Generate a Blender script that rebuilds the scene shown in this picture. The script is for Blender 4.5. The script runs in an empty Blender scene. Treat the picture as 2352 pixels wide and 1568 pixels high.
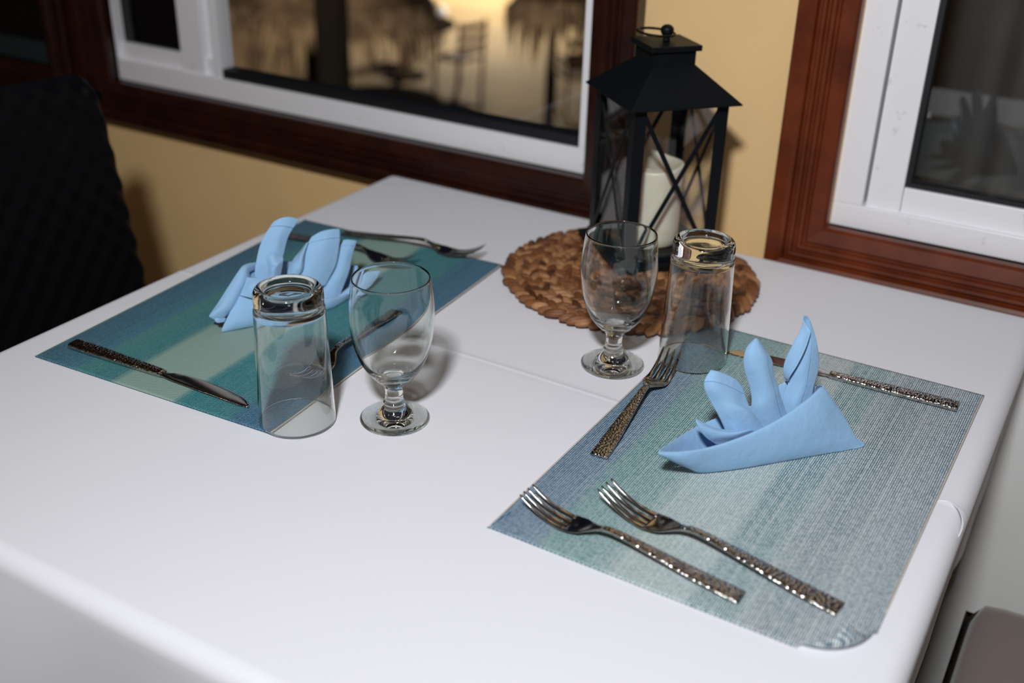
import bpy, math, random
import numpy as np
from mathutils import Vector, Matrix
random.seed(7)
rng = np.random.RandomState(5)
PI = math.pi
SC = bpy.context.scene
COL = SC.collection
T = 0.75                      # height of the tabletop above the room floor

# ------------------------------------------------------------------ camera
CAM_C = np.array([0.0, 0.0, 0.54368672])          # relative to the tabletop
CAM_R = np.array([0.86175217, 0.50677848, 0.02363833])
CAM_U = np.array([-0.24963933, 0.3830155, 0.88937019])
CAM_F = np.array([-0.44165983, 0.77231774, -0.45657628])
FPX = 2546.2844569
cd = bpy.data.cameras.new('camera')
cam = bpy.data.objects.new('camera', cd)
COL.objects.link(cam)
mw = Matrix.Identity(4)
for i in range(3):
    mw[i][0], mw[i][1], mw[i][2] = CAM_R[i], CAM_U[i], -CAM_F[i]
mw[0][3], mw[1][3], mw[2][3] = 0, 0, CAM_C[2] + T
cam.matrix_world = mw
cd.sensor_width = 36
cd.lens = FPX / 2352 * 36
cd.clip_start = 0.02
cd.dof.use_dof = True
cd.dof.focus_distance = 1.05
cd.dof.aperture_fstop = 3.2
SC.camera = cam

def ray(u, v):
    return CAM_F + CAM_R * (u - 1176) / FPX + CAM_U * (784 - v) / FPX


def onz(u, v, z=0.0):
    d = ray(u, v)
    return CAM_C + d * ((z - CAM_C[2]) / d[2])


def ony(u, v, y):
    d = ray(u, v)
    return CAM_C + d * (y / d[1])


# ------------------------------------------------------------------ world, lights, exposure
w = bpy.data.worlds.new('night')
SC.world = w
w.use_nodes = True
w.node_tree.nodes['Background'].inputs[0].default_value = (0.035, 0.05, 0.09, 1)
w.node_tree.nodes['Background'].inputs[1].default_value = 0.15


def lamp(name, kind, loc, power, col, size=0.05, target=None, spot=None):
    l = bpy.data.lights.new(name, kind)
    l.energy = power
    l.color = col
    if kind in ('POINT', 'SPOT'):
        l.shadow_soft_size = size
    if kind == 'AREA':
        l.shape = 'DISK'
        l.size = size
    if spot:
        l.spot_size = spot
        l.spot_blend = 0.9
    o = bpy.data.objects.new(name, l)
    COL.objects.link(o)
    o.location = (loc[0], loc[1], loc[2] + T)
    if target:
        d = Vector(target) - Vector(loc)
        o.rotation_euler = d.to_track_quat('-Z', 'Y').to_euler()
    return o


fl = lamp('camera_flash', 'SPOT', (-0.03, -0.27, 1.20), 92.0, (0.975, 0.985, 1.0), 0.075, target=(-0.30, 1.15, 0.10), spot=math.radians(112))
fl.data.spot_blend = 1.0
fl.data.cycles.is_caustics_light = True
for i, (x, y) in enumerate([(-2.2, -0.6), (-1.1, -0.9), (0.2, -1.0), (1.4, -0.7), (-1.8, -2.0), (0.0, -2.1), (1.3, -2.0)]):
    lamp('ceiling_spot', 'POINT', (x, y, 1.68), 2.3, (1.0, 0.87, 0.70), 0.03)
gp = onz(1120, 20, -3.3)
lamp('garden_light', 'SPOT', (gp[0] - 0.6, gp[1] + 1.2, 0.8), 1800, (1.0, 0.86, 0.64), 0.25, target=(gp[0], gp[1], -3.3), spot=2.1)
lamp('thatch_fill', 'SPOT', (-2.6, 1.75, 1.7), 900, (1.0, 0.84, 0.62), 0.12, target=(-3.9, 5.6, -2.2), spot=2.6)  # added unseen lamp that brightens the thatch

vs = SC.view_settings
vs.view_transform = 'Standard'
vs.look = 'None'
vs.gamma = 1
vs.use_curve_mapping = False
vs.exposure = 0.17
SC.display_settings.display_device = 'sRGB'
cy = SC.cycles
cy.max_bounces = 16
cy.transmission_bounces = 14
cy.transparent_max_bounces = 16
cy.glossy_bounces = 6
cy.caustics_refractive = True
cy.caustics_reflective = False
cy.sample_clamp_indirect = 40
cy.blur_glossy = 0.3


# ------------------------------------------------------------------ helpers
def plane_pt(G0, G1, u, v, o):
    """point seen at (u,v) on the upright plane o metres behind the ground line G0-G1"""
    d = (G1 - G0) / np.linalg.norm(G1 - G0)
    n = np.array([-d[1], d[0], 0.0])
    if n @ (G0 - CAM_C) < 0:
        n = -n
    dd = ray(u, v)
    return CAM_C + dd * ((n @ (G0 + n * o - CAM_C)) / (n @ dd))


def link(name, me, parent=None):
    o = bpy.data.objects.new(name, me)
    COL.objects.link(o)
    if parent:
        o.parent = parent
    return o


def mesh(name, vs_, fs, mat, parent=None, smooth=True, origin=None, uvs=None):
    vs_ = np.array(vs_, float)
    off = np.zeros(3)
    if origin is not None:
        off = np.array(origin, float)
    elif parent is not None and parent.get('abs'):
        off = np.array(parent['abs'])
    me = bpy.data.meshes.new(name)
    me.from_pydata([tuple(p) for p in (vs_ - off)], [], [tuple(int(i) for i in f) for f in fs])
    if uvs is not None:
        l = me.uv_layers.new(name='UVMap')
        for li, lp in enumerate(me.loops):
            l.data[li].uv = uvs[lp.vertex_index]
    me.materials.append(mat)
    me.validate()
    me.update()
    if smooth:
        me.polygons.foreach_set('use_smooth', [True] * len(me.polygons))
    o = link(name, me, parent)
    if parent is None:
        o.location = tuple(off)
    return o


def root(name, loc, label, cat, group=None, rz=0.0, absolute=False):
    o = bpy.data.objects.new(name, None)
    o.empty_display_size = 0.05
    COL.objects.link(o)
    o.location = loc
    o.rotation_euler = (0, 0, rz)
    tag(o, label, cat, group)
    if absolute:
        o['abs'] = list(loc)
    return o


def tag(o, label=None, cat=None, group=None, kind=None):
    if label: o['label'] = label
    if cat: o['category'] = cat
    if group: o['group'] = group
    if kind: o['kind'] = kind
    return o


def mod(o, kind, **kw):
    m = o.modifiers.new(kind.lower(), kind)
    for k, v in kw.items():
        setattr(m, k, v)
    return m


class MB:
    def __init__(s):
        s.v = []
        s.f = []

    def add(s, v, f):
        n = len(s.v)
        s.v += [tuple(p) for p in v]
        s.f += [tuple(i + n for i in q) for q in f]

    def box(s, x0, x1, y0, y1, z0, z1):
        s.add([(x, y, z) for z in (z0, z1) for y in (y0, y1) for x in (x0, x1)],
              [(0, 2, 3, 1), (4, 5, 7, 6), (0, 1, 5, 4), (2, 6, 7, 3), (0, 4, 6, 2), (1, 3, 7, 5)])

    def tube(s, pts, r, n=10, cap=True):
        pts = [np.array(p, float) for p in pts]
        rs = r if hasattr(r, '__len__') else [r] * len(pts)
        ups = None
        vv = []
        for i, p in enumerate(pts):
            t = pts[min(i + 1, len(pts) - 1)] - pts[max(i - 1, 0)]
            t = t / (np.linalg.norm(t) + 1e-12)
            a = np.array([0, 0, 1.0]) if abs(t[2]) < 0.9 else np.array([1.0, 0, 0])
            if ups is not None:
                a = ups
            b = np.cross(t, a)
            b /= np.linalg.norm(b)
            a = np.cross(b, t)
            ups = a
            for k in range(n):
                q = 2 * PI * k / n
                vv.append(p + rs[i] * (math.cos(q) * a + math.sin(q) * b))
        ff = []
        for i in range(len(pts) - 1):
            for k in range(n):
                ff.append((i * n + k, i * n + (k + 1) % n, (i + 1) * n + (k + 1) % n, (i + 1) * n + k))
        if cap:
            ff.append(tuple(range(n))[::-1])
            ff.append(tuple((len(pts) - 1) * n + k for k in range(n)))
        s.add(vv, ff)

    def bar(s, p, q, a, wa, wb):
        """box bar from p to q; a = direction of width wa"""
        p = np.array(p, float); q = np.array(q, float); a = np.array(a, float)
        t = (q - p) / np.linalg.norm(q - p)
        a = a - t * (a @ t); a /= np.linalg.norm(a)
        b = np.cross(t, a)
        v = [e + sa * a * wa / 2 + sb * b * wb / 2 for e in (p, q) for sb in (-1, 1) for sa in (-1, 1)]
        s.add(v, [(0, 2, 3, 1), (4, 5, 7, 6), (0, 1, 5, 4), (2, 6, 7, 3), (0, 4, 6, 2), (1, 3, 7, 5)])

    def loft(s, secs, closed_caps=True):
        n = len(secs[0])
        vv = [p for sec in secs for p in sec]
        ff = []
        for i in range(len(secs) - 1):
            for k in range(n):
                ff.append((i * n + k, i * n + (k + 1) % n, (i + 1) * n + (k + 1) % n, (i + 1) * n + k))
        if closed_caps:
            ff.append(tuple(range(n))[::-1])
            ff.append(tuple((len(secs) - 1) * n + k for k in range(n)))
        s.add(vv, ff)

    def lathe(s, prof, n=64, c=(0, 0, 0)):
        vv = []; ff = []
        for (r, z) in prof:
            for k in range(n):
                a = 2 * PI * k / n
                vv.append((c[0] + r * math.cos(a), c[1] + r * math.sin(a), c[2] + z))
        m = len(prof)
        for i in range(m - 1):
            for k in range(n):
                ff.append((i * n + k, i * n + (k + 1) % n, (i + 1) * n + (k + 1) % n, (i + 1) * n + k))
        ff.append(tuple(range(n))[::-1])
        ff.append(tuple((m - 1) * n + k for k in range(n)))
        s.add(vv, ff)

    def obj(s, name, mat, parent=None, smooth=False, bevel=0, origin=None):
        o = mesh(name, s.v, s.f, mat, parent, smooth, origin)
        if bevel:
            mod(o, 'BEVEL', width=bevel, segments=2, limit_method='ANGLE')
        return o


def catmull(P, n):
    """P: (k, ...) array, n samples per span"""
    P = np.array(P, float)
    k = len(P)
    ext = np.concatenate([[2 * P[0] - P[1]], P, [2 * P[-1] - P[-2]]])
    out = []
    for i in range(k - 1):
        p0, p1, p2, p3 = ext[i:i + 4]
        for j in range(n):
            t = j / n
            out.append(0.5 * ((2 * p1) + (-p0 + p2) * t + (2 * p0 - 5 * p1 + 4 * p2 - p3) * t * t + (-p0 + 3 * p1 - 3 * p2 + p3) * t ** 3))
    out.append(P[-1])
    return np.array(out)


# ------------------------------------------------------------------ materials
def mat(name):
    m = bpy.data.materials.new(name)
    m.use_nodes = True
    nt = m.node_tree
    b = nt.nodes['Principled BSDF']
    return m, nt, b


def nd(nt, kind, **kw):
    n = nt.nodes.new(kind)
    for k, v in kw.items():
        if k in ('inp',):
            for a, b in v.items():
                n.inputs[a].default_value = b
        else:
            setattr(n, k, v)
    return n


def simple(name, col, rough=0.5, metal=0.0, noise=0.0, scale=20, bump=0.0, bscale=200, **extra):
    m, nt, b = mat(name)
    b.inputs['Base Color'].default_value = (*col, 1)
    b.inputs['Roughness'].default_value = rough
    b.inputs['Metallic'].default_value = metal
    for k, v in extra.items():
        b.inputs[k.replace('_', ' ')].default_value = v
    tc = nd(nt, 'ShaderNodeTexCoord')
    if noise:
        n = nd(nt, 'ShaderNodeTexNoise', inp={'Scale': scale, 'Detail': 5})
        nt.links.new(tc.outputs['Object'], n.inputs['Vector'])
        r = nd(nt, 'ShaderNodeMapRange', inp={'From Min': 0.3, 'From Max': 0.7, 'To Min': 1 - noise, 'To Max': 1 + noise * 0.6})
        nt.links.new(n.outputs[0], r.inputs[0])
        mx = nd(nt, 'ShaderNodeMix', data_type='RGBA', blend_type='MULTIPLY')
        mx.inputs[0].default_value = 1
        mx.inputs[6].default_value = (*col, 1)
        nt.links.new(r.outputs[0], mx.inputs[7])
        nt.links.new(mx.outputs[2], b.inputs['Base Color'])
    if bump:
        n = nd(nt, 'ShaderNodeTexNoise', inp={'Scale': bscale, 'Detail': 3})
        nt.links.new(tc.outputs['Object'], n.inputs['Vector'])
        bp = nd(nt, 'ShaderNodeBump', inp={'Strength': bump, 'Distance': 0.001})
        nt.links.new(n.outputs[0], bp.inputs['Height'])
        nt.links.new(bp.outputs[0], b.inputs['Normal'])
    return m


def wood(name, c1, c2, rough=0.35, axis='X', spec=0.5):
    m, nt, b = mat(name)
    tc = nd(nt, 'ShaderNodeTexCoord')
    mp = nd(nt, 'ShaderNodeMapping')
    sc = {'E': (16, 16, 16), 'X': (3, 60, 60), 'Z': (60, 60, 3), 'Y': (60, 3, 60)}[axis]
    mp.inputs['Scale'].default_value = sc
    n = nd(nt, 'ShaderNodeTexNoise', inp={'Scale': 1.2, 'Detail': 8, 'Roughness': 0.6})
    cr = nd(nt, 'ShaderNodeValToRGB')
    cr.color_ramp.elements[0].position = 0.3
    cr.color_ramp.elements[1].position = 0.7
    cr.color_ramp.elements[0].color = (*c1, 1)
    cr.color_ramp.elements[1].color = (*c2, 1)
    nt.links.new(tc.outputs['Object'], mp.inputs[0])
    nt.links.new(mp.outputs[0], n.inputs['Vector'])
    nt.links.new(n.outputs[0], cr.inputs[0])
    nt.links.new(cr.outputs[0], b.inputs['Base Color'])
    b.inputs['Roughness'].default_value = rough
    b.inputs['Specular IOR Level'].default_value = spec
    bp = nd(nt, 'ShaderNodeBump', inp={'Strength': 0.15, 'Distance': 0.001})
    nt.links.new(n.outputs[0], bp.inputs['Height'])
    nt.links.new(bp.outputs[0], b.inputs['Normal'])
    return m


def white_frame_mat():
    """white painted metal with brown grime specks"""
    m, nt, b = mat('white_painted_frame')
    tc = nd(nt, 'ShaderNodeTexCoord')
    n = nd(nt, 'ShaderNodeTexNoise', inp={'Scale': 26, 'Detail': 8, 'Roughness': 0.75})
    nt.links.new(tc.outputs['Object'], n.inputs['Vector'])
    cr = nd(nt, 'ShaderNodeValToRGB')
    cr.color_ramp.elements[0].position = 0.63
    cr.color_ramp.elements[0].color = (0.83, 0.83, 0.87, 1)
    cr.color_ramp.elements[1].position = 0.78
    cr.color_ramp.elements[1].color = (0.40, 0.29, 0.2, 1)
    nt.links.new(n.outputs[0], cr.inputs[0])
    nt.links.new(cr.outputs[0], b.inputs['Base Color'])
    b.inputs['Roughness'].default_value = 0.35
    return m


def thin_fresnel(nt):
    """Fresnel of an air-to-glass face, the same from either side"""
    ge = nd(nt, 'ShaderNodeNewGeometry')
    mr = nd(nt, 'ShaderNodeMapRange', inp={'To Min': 1.5, 'To Max': 1 / 1.5})
    nt.links.new(ge.outputs['Backfacing'], mr.inputs[0])
    fr = nd(nt, 'ShaderNodeFresnel')
    nt.links.new(mr.outputs[0], fr.inputs[0])
    return fr


def pane_mat(name, tint=(1, 1, 1), refl=1.0):
    m = bpy.data.materials.new(name)
    m.use_nodes = True
    nt = m.node_tree
    nt.nodes.clear()
    out = nd(nt, 'ShaderNodeOutputMaterial')
    tr = nd(nt, 'ShaderNodeBsdfTransparent')
    tr.inputs[0].default_value = (*tint, 1)
    gl = nd(nt, 'ShaderNodeBsdfGlossy', inp={'Roughness': 0.0})
    fr = thin_fresnel(nt)
    mx = nd(nt, 'ShaderNodeMixShader')
    nt.links.new(fr.outputs[0], mx.inputs[0])
    nt.links.new(tr.outputs[0], mx.inputs[1])
    nt.links.new(gl.outputs[0], mx.inputs[2])
    nt.links.new(mx.outputs[0], out.inputs[0])
    return m


def glass_mat(name, straight):
    """clear glass; 'straight' = share of light that passes undeviated"""
    m = bpy.data.materials.new(name)
    m.use_nodes = True
    nt = m.node_tree
    nt.nodes.clear()
    out = nd(nt, 'ShaderNodeOutputMaterial')
    tr = nd(nt, 'ShaderNodeBsdfTransparent')
    tr.inputs[0].default_value = (0.985, 0.99, 0.985, 1)
    rf = nd(nt, 'ShaderNodeBsdfGlass', inp={'Roughness': 0.0, 'IOR': 1.5})
    rf.inputs[0].default_value = (0.99, 1.0, 0.99, 1)
    gl = nd(nt, 'ShaderNodeBsdfGlossy', inp={'Roughness': 0.0})
    fr = thin_fresnel(nt)
    thin = nd(nt, 'ShaderNodeMixShader')
    nt.links.new(fr.outputs[0], thin.inputs[0])
    nt.links.new(tr.outputs[0], thin.inputs[1])
    nt.links.new(gl.outputs[0], thin.inputs[2])
    mx = nd(nt, 'ShaderNodeMixShader')
    mx.inputs[0].default_value = straight
    nt.links.new(rf.outputs[0], mx.inputs[1])
    nt.links.new(thin.outputs[0], mx.inputs[2])
    nt.links.new(mx.outputs[0], out.inputs[0])
    return m


def linen_mat(name, col, weave=1400, bump=0.25, rough=0.9, sheen=0.2):
    m, nt, b = mat(name)
    tc = nd(nt, 'ShaderNodeTexCoord')
    b.inputs['Base Color'].default_value = (*col, 1)
    b.inputs['Roughness'].default_value = rough
    b.inputs['Sheen Weight'].default_value = sheen
    b.inputs['Specular IOR Level'].default_value = 0.2
    n = nd(nt, 'ShaderNodeTexNoise', inp={'Scale': weave, 'Detail': 2})
    n2 = nd(nt, 'ShaderNodeTexNoise', inp={'Scale': 28, 'Detail': 4})
    nt.links.new(tc.outputs['Object'], n.inputs['Vector'])
    nt.links.new(tc.outputs['Object'], n2.inputs['Vector'])
    bp = nd(nt, 'ShaderNodeBump', inp={'Strength': bump, 'Distance': 0.0004})
    nt.links.new(n.outputs[0], bp.inputs['Height'])
    bp2 = nd(nt, 'ShaderNodeBump', inp={'Strength': 0.12, 'Distance': 0.002})
    nt.links.new(n2.outputs[0], bp2.inputs['Height'])
    nt.links.new(bp.outputs[0], bp2.inputs['Normal'])
    nt.links.new(bp2.outputs[0], b.inputs['Normal'])
    return m


def napkin_mat():
    """light blue cotton; UV y runs to the hem: a stitched line and a hem groove near y=0.86"""
    m, nt, b = mat('blue_cotton')
    b.inputs['Roughness'].default_value = 0.85
    b.inputs['Sheen Weight'].default_value = 0.15
    b.inputs['Specular IOR Level'].default_value = 0.2
    uv = nd(nt, 'ShaderNodeUVMap')
    sp = nd(nt, 'ShaderNodeSeparateXYZ')
    nt.links.new(uv.outputs[0], sp.inputs[0])

    def line(center, width):
        a = nd(nt, 'ShaderNodeMath', operation='SUBTRACT'); a.inputs[1].default_value = center
        nt.links.new(sp.outputs[1], a.inputs[0])
        c = nd(nt, 'ShaderNodeMath', operation='ABSOLUTE'); nt.links.new(a.outputs[0], c.inputs[0])
        d = nd(nt, 'ShaderNodeMath', operation='LESS_THAN'); d.inputs[1].default_value = width
        nt.links.new(c.outputs[0], d.inputs[0])
        return d
    groove = line(0.80, 0.009)
    stitch = line(0.825, 0.006)
    wv = nd(nt, 'ShaderNodeMath', operation='MULTIPLY'); wv.inputs[1].default_value = 28
    nt.links.new(sp.outputs[0], wv.inputs[0])
    fr = nd(nt, 'ShaderNodeMath', operation='FRACT'); nt.links.new(wv.outputs[0], fr.inputs[0])
    lt = nd(nt, 'ShaderNodeMath', operation='LESS_THAN'); lt.inputs[1].default_value = 0.6
    nt.links.new(fr.outputs[0], lt.inputs[0])
    dash = nd(nt, 'ShaderNodeMath', operation='MULTIPLY')
    nt.links.new(stitch.outputs[0], dash.inputs[0]); nt.links.new(lt.outputs[0], dash.inputs[1])
    base = (0.29, 0.50, 0.76, 1)
    m1 = nd(nt, 'ShaderNodeMix', data_type='RGBA'); m1.inputs[6].default_value = base; m1.inputs[7].default_value = (0.13, 0.31, 0.6, 1)
    nt.links.new(groove.outputs[0], m1.inputs[0])
    m2 = nd(nt, 'ShaderNodeMix', data_type='RGBA'); m2.inputs[7].default_value = (0.42, 0.62, 0.85, 1)
    nt.links.new(m1.outputs[2], m2.inputs[6]); nt.links.new(dash.outputs[0], m2.inputs[0])
    nt.links.new(m2.outputs[2], b.inputs['Base Color'])
    tc = nd(nt, 'ShaderNodeTexCoord')
    n = nd(nt, 'ShaderNodeTexNoise', inp={'Scale': 1100, 'Detail': 2})
    n2 = nd(nt, 'ShaderNodeTexNoise', inp={'Scale': 38, 'Detail': 3})
    nt.links.new(tc.outputs['Object'], n.inputs['Vector']); nt.links.new(tc.outputs['Object'], n2.inputs['Vector'])
    bp = nd(nt, 'ShaderNodeBump', inp={'Strength': 0.25, 'Distance': 0.0005})
    nt.links.new(n.outputs[0], bp.inputs['Height'])
    bp2 = nd(nt, 'ShaderNodeBump', inp={'Strength': 0.55, 'Distance': 0.004})
    nt.links.new(n2.outputs[0], bp2.inputs['Height']); nt.links.new(bp.outputs[0], bp2.inputs['Normal'])
    nt.links.new(bp2.outputs[0], b.inputs['Normal'])
    return m


def placemat_mat(name, stops, light, dark_mix, pitch=0.0019, rough=0.4, lo=0.35, hi=0.75, lines_w=0.30, ramp_light=0.0):
    """woven vinyl: colour bands across local X, pale threads in a fine broken weave"""
    m, nt, b = mat(name)
    tc = nd(nt, 'ShaderNodeTexCoord')
    sp = nd(nt, 'ShaderNodeSeparateXYZ')
    nt.links.new(tc.outputs['Object'], sp.inputs[0])

    def M(op, a, bb=None, c=None):
        n = nd(nt, 'ShaderNodeMath', operation=op)
        for i, q in enumerate((a, bb, c)):
            if q is None: continue
            if isinstance(q, (int, float)): n.inputs[i].default_value = q
            else: nt.links.new(q, n.inputs[i])
        return n.outputs[0]
    # colour bands
    jit = nd(nt, 'ShaderNodeTexNoise', noise_dimensions='1D', inp={'Scale': 420, 'Detail': 3})
    nt.links.new(sp.outputs[0], jit.inputs['W'])
    u = M('MULTIPLY_ADD', M('SUBTRACT', jit.outputs[0], 0.5), 0.03, M('DIVIDE', sp.outputs[0], 0.30))
    cr = nd(nt, 'ShaderNodeValToRGB')
    el = cr.color_ramp.elements
    el[0].position, el[0].color = stops[0][0], (*stops[0][1], 1)
    el[1].position, el[1].color = stops[-1][0], (*stops[-1][1], 1)
    for (p, c) in stops[1:-1]:
        e = el.new(p); e.color = (*c, 1)
    nt.links.new(u, cr.inputs[0])
    # line density of single warp threads
    lj = nd(nt, 'ShaderNodeTexNoise', noise_dimensions='1D', inp={'Scale': 380, 'Detail': 4})
    nt.links.new(sp.outputs[0], lj.inputs['W'])
    row = M('DIVIDE', sp.outputs[0], pitch)
    rf = M('FRACT', row)
    ri = M('FLOOR', row)
    ofs = M('MULTIPLY', M('MODULO', ri, 2.0), 0.5)
    yy = M('ADD', M('DIVIDE', sp.outputs[1], pitch * 1.05), ofs)
    yf = M('FRACT', yy)
    # knot = bump shaped pale thread crossing
    kx = M('SINE', M('MULTIPLY', rf, PI))
    ky = M('SINE', M('MULTIPLY', yf, PI))
    knot = M('MULTIPLY', kx, ky)
    cell = nd(nt, 'ShaderNodeTexWhiteNoise', noise_dimensions='2D')
    cb = nd(nt, 'ShaderNodeCombineXYZ')
    nt.links.new(ri, cb.inputs[0]); nt.links.new(M('FLOOR', yy), cb.inputs[1])
    nt.links.new(cb.outputs[0], cell.inputs[0])
    k2 = M('MULTIPLY', knot, M('MULTIPLY_ADD', cell.outputs[0], 0.5, 0.6))
    k3 = nd(nt, 'ShaderNodeMapRange', inp={'From Min': lo, 'From Max': hi})
    nt.links.new(k2, k3.inputs[0])
    lines = nd(nt, 'ShaderNodeMapRange', inp={'From Min': 0.50, 'From Max': 0.68})
    nt.links.new(lj.outputs[0], lines.inputs[0])
    # on the paler mat the light weft and its painted sheen strengthen from the left edge to the right
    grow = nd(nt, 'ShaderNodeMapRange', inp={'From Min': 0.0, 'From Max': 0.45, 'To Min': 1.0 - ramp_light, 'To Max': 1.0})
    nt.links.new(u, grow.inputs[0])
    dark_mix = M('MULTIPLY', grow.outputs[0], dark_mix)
    fac = M('MULTIPLY', M('MAXIMUM', k3.outputs[0], M('MULTIPLY', lines.outputs[0], lines_w)), dark_mix)
    mx = nd(nt, 'ShaderNodeMix', data_type='RGBA')
    nt.links.new(fac, mx.inputs[0])
    nt.links.new(cr.outputs[0], mx.inputs[6])
    mx.inputs[7].default_value = (*light, 1)
    nt.links.new(mx.outputs[2], b.inputs['Base Color'])
    b.inputs['Roughness'].default_value = rough
    b.inputs['Specular IOR Level'].default_value = 0.3
    bp = nd(nt, 'ShaderNodeBump', inp={'Strength': 0.9, 'Distance': 0.0005})
    nt.links.new(knot, bp.inputs['Height'])
    nt.links.new(bp.outputs[0], b.inputs['Normal'])
    return m


def metal_mat(name, hammered):
    m, nt, b = mat(name)
    b.inputs['Base Color'].default_value = (0.52, 0.50, 0.48, 1)
    b.inputs['Metallic'].default_value = 1
    b.inputs['Roughness'].default_value = 0.12
    tc = nd(nt, 'ShaderNodeTexCoord')
    if hammered:
        v = nd(nt, 'ShaderNodeTexVoronoi', feature='SMOOTH_F1', inp={'Scale': 420, 'Smoothness': 0.35, 'Randomness': 0.8})
        nt.links.new(tc.outputs['Object'], v.inputs['Vector'])
        bp = nd(nt, 'ShaderNodeBump', inp={'Strength': 1.0, 'Distance': 0.0007})
        nt.links.new(v.outputs['Distance'], bp.inputs['Height'])
        nt.links.new(bp.outputs[0], b.inputs['Normal'])
    return m


M_CLOTH = linen_mat('white_cotton', (0.78, 0.79, 0.85), 900, 0.12, 0.9, 0.1)
M_BLUE = napkin_mat()
M_MAT = placemat_mat('woven_vinyl_teal',
                     [(0.0, (0.030, 0.115, 0.185)), (0.10, (0.035, 0.125, 0.20)), (0.17, (0.035, 0.16, 0.24)), (0.20, (0.045, 0.21, 0.22)),
                      (0.34, (0.03, 0.19, 0.21)), (0.375, (0.27, 0.40, 0.35)), (0.605, (0.28, 0.41, 0.36)), (0.63, (0.025, 0.20, 0.235)),
                      (0.82, (0.035, 0.19, 0.22)), (0.86, (0.035, 0.125, 0.235)), (1.0, (0.05, 0.15, 0.26))],
                     (0.30, 0.46, 0.46), 0.5, rough=0.55)
M_MAT2 = placemat_mat('woven_vinyl_teal_sheen',  # gloss on the vinyl is painted in as paler threads
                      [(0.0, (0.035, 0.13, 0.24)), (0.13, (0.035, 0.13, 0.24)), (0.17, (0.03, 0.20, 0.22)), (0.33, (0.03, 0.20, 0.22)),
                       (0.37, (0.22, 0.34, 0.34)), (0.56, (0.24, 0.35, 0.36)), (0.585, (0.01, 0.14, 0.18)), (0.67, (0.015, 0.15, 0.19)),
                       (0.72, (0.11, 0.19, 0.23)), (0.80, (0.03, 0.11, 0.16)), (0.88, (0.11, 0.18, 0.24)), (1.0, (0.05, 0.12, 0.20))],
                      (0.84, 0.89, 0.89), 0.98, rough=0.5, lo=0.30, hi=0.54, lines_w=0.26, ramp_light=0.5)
M_EDGE = simple('cream_hem_thread', (0.55, 0.5, 0.42), 0.7)
M_STEEL = metal_mat('polished_steel', False)
M_HAMMER = metal_mat('hammered_steel', True)
M_GLASS = glass_mat('clear_glass', 0.0)
M_GLASS_THICK = glass_mat('thick_clear_glass', 0.0)
M_BLACK = simple('black_painted_metal', (0.0045, 0.006, 0.008), 0.45, 0, bump=0.05, bscale=400, Specular_IOR_Level=0.15)
M_PANE = pane_mat('window_glass')
M_WAX = simple('cream_wax', (0.78, 0.74, 0.60), 0.35, 0, Subsurface_Weight=0.25)
M_WHITE = white_frame_mat()
M_YELLOW = simple('yellow_plaster', (0.82, 0.565, 0.27), 0.75, 0, noise=0.05, scale=6, bump=0.15, bscale=90)
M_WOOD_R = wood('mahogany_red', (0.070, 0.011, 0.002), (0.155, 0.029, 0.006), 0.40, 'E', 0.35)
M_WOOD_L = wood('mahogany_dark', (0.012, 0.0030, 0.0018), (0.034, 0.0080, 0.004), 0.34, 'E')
M_WICKER = simple('black_rattan', (0.004, 0.004, 0.0055), 0.42, Specular_IOR_Level=0.12)
M_DARKGLASS = simple('dark_tinted_pane', (0.004, 0.004, 0.005), 0.08)
M_GASKET = simple('black_rubber', (0.006, 0.007, 0.009), 0.5)
M_CUSHION = linen_mat('taupe_fabric', (0.19, 0.155, 0.14), 500, 0.4)
M_PANEL = simple('white_board', (0.74, 0.74, 0.73), 0.5, 0, noise=0.04, scale=5)
M_FLOOR = simple('brown_floor_tiles', (0.16, 0.12, 0.09), 0.4, 0, noise=0.2, scale=8)
M_CEIL = wood('ceiling_boards', (0.16, 0.10, 0.06), (0.26, 0.17, 0.10), 0.5, 'X')
M_ROOM = simple('cream_wall', (0.50, 0.36, 0.19), 0.8, 0, noise=0.05, scale=4)
M_SAND = simple('tan_paving', (0.50, 0.37, 0.20), 0.7, 0, noise=0.25, scale=0.8)
M_THATCH = simple('dry_palm_thatch', (0.30, 0.22, 0.15), 0.9, 0, noise=0.7, scale=6)
M_POST = simple('dark_timber_post', (0.003, 0.0025, 0.0025), 0.9, Specular_IOR_Level=0.1)
M_CHAIRWOOD = wood('orange_brown_wood', (0.17, 0.047, 0.009), (0.28, 0.085, 0.016), 0.6, 'Z')


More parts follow.
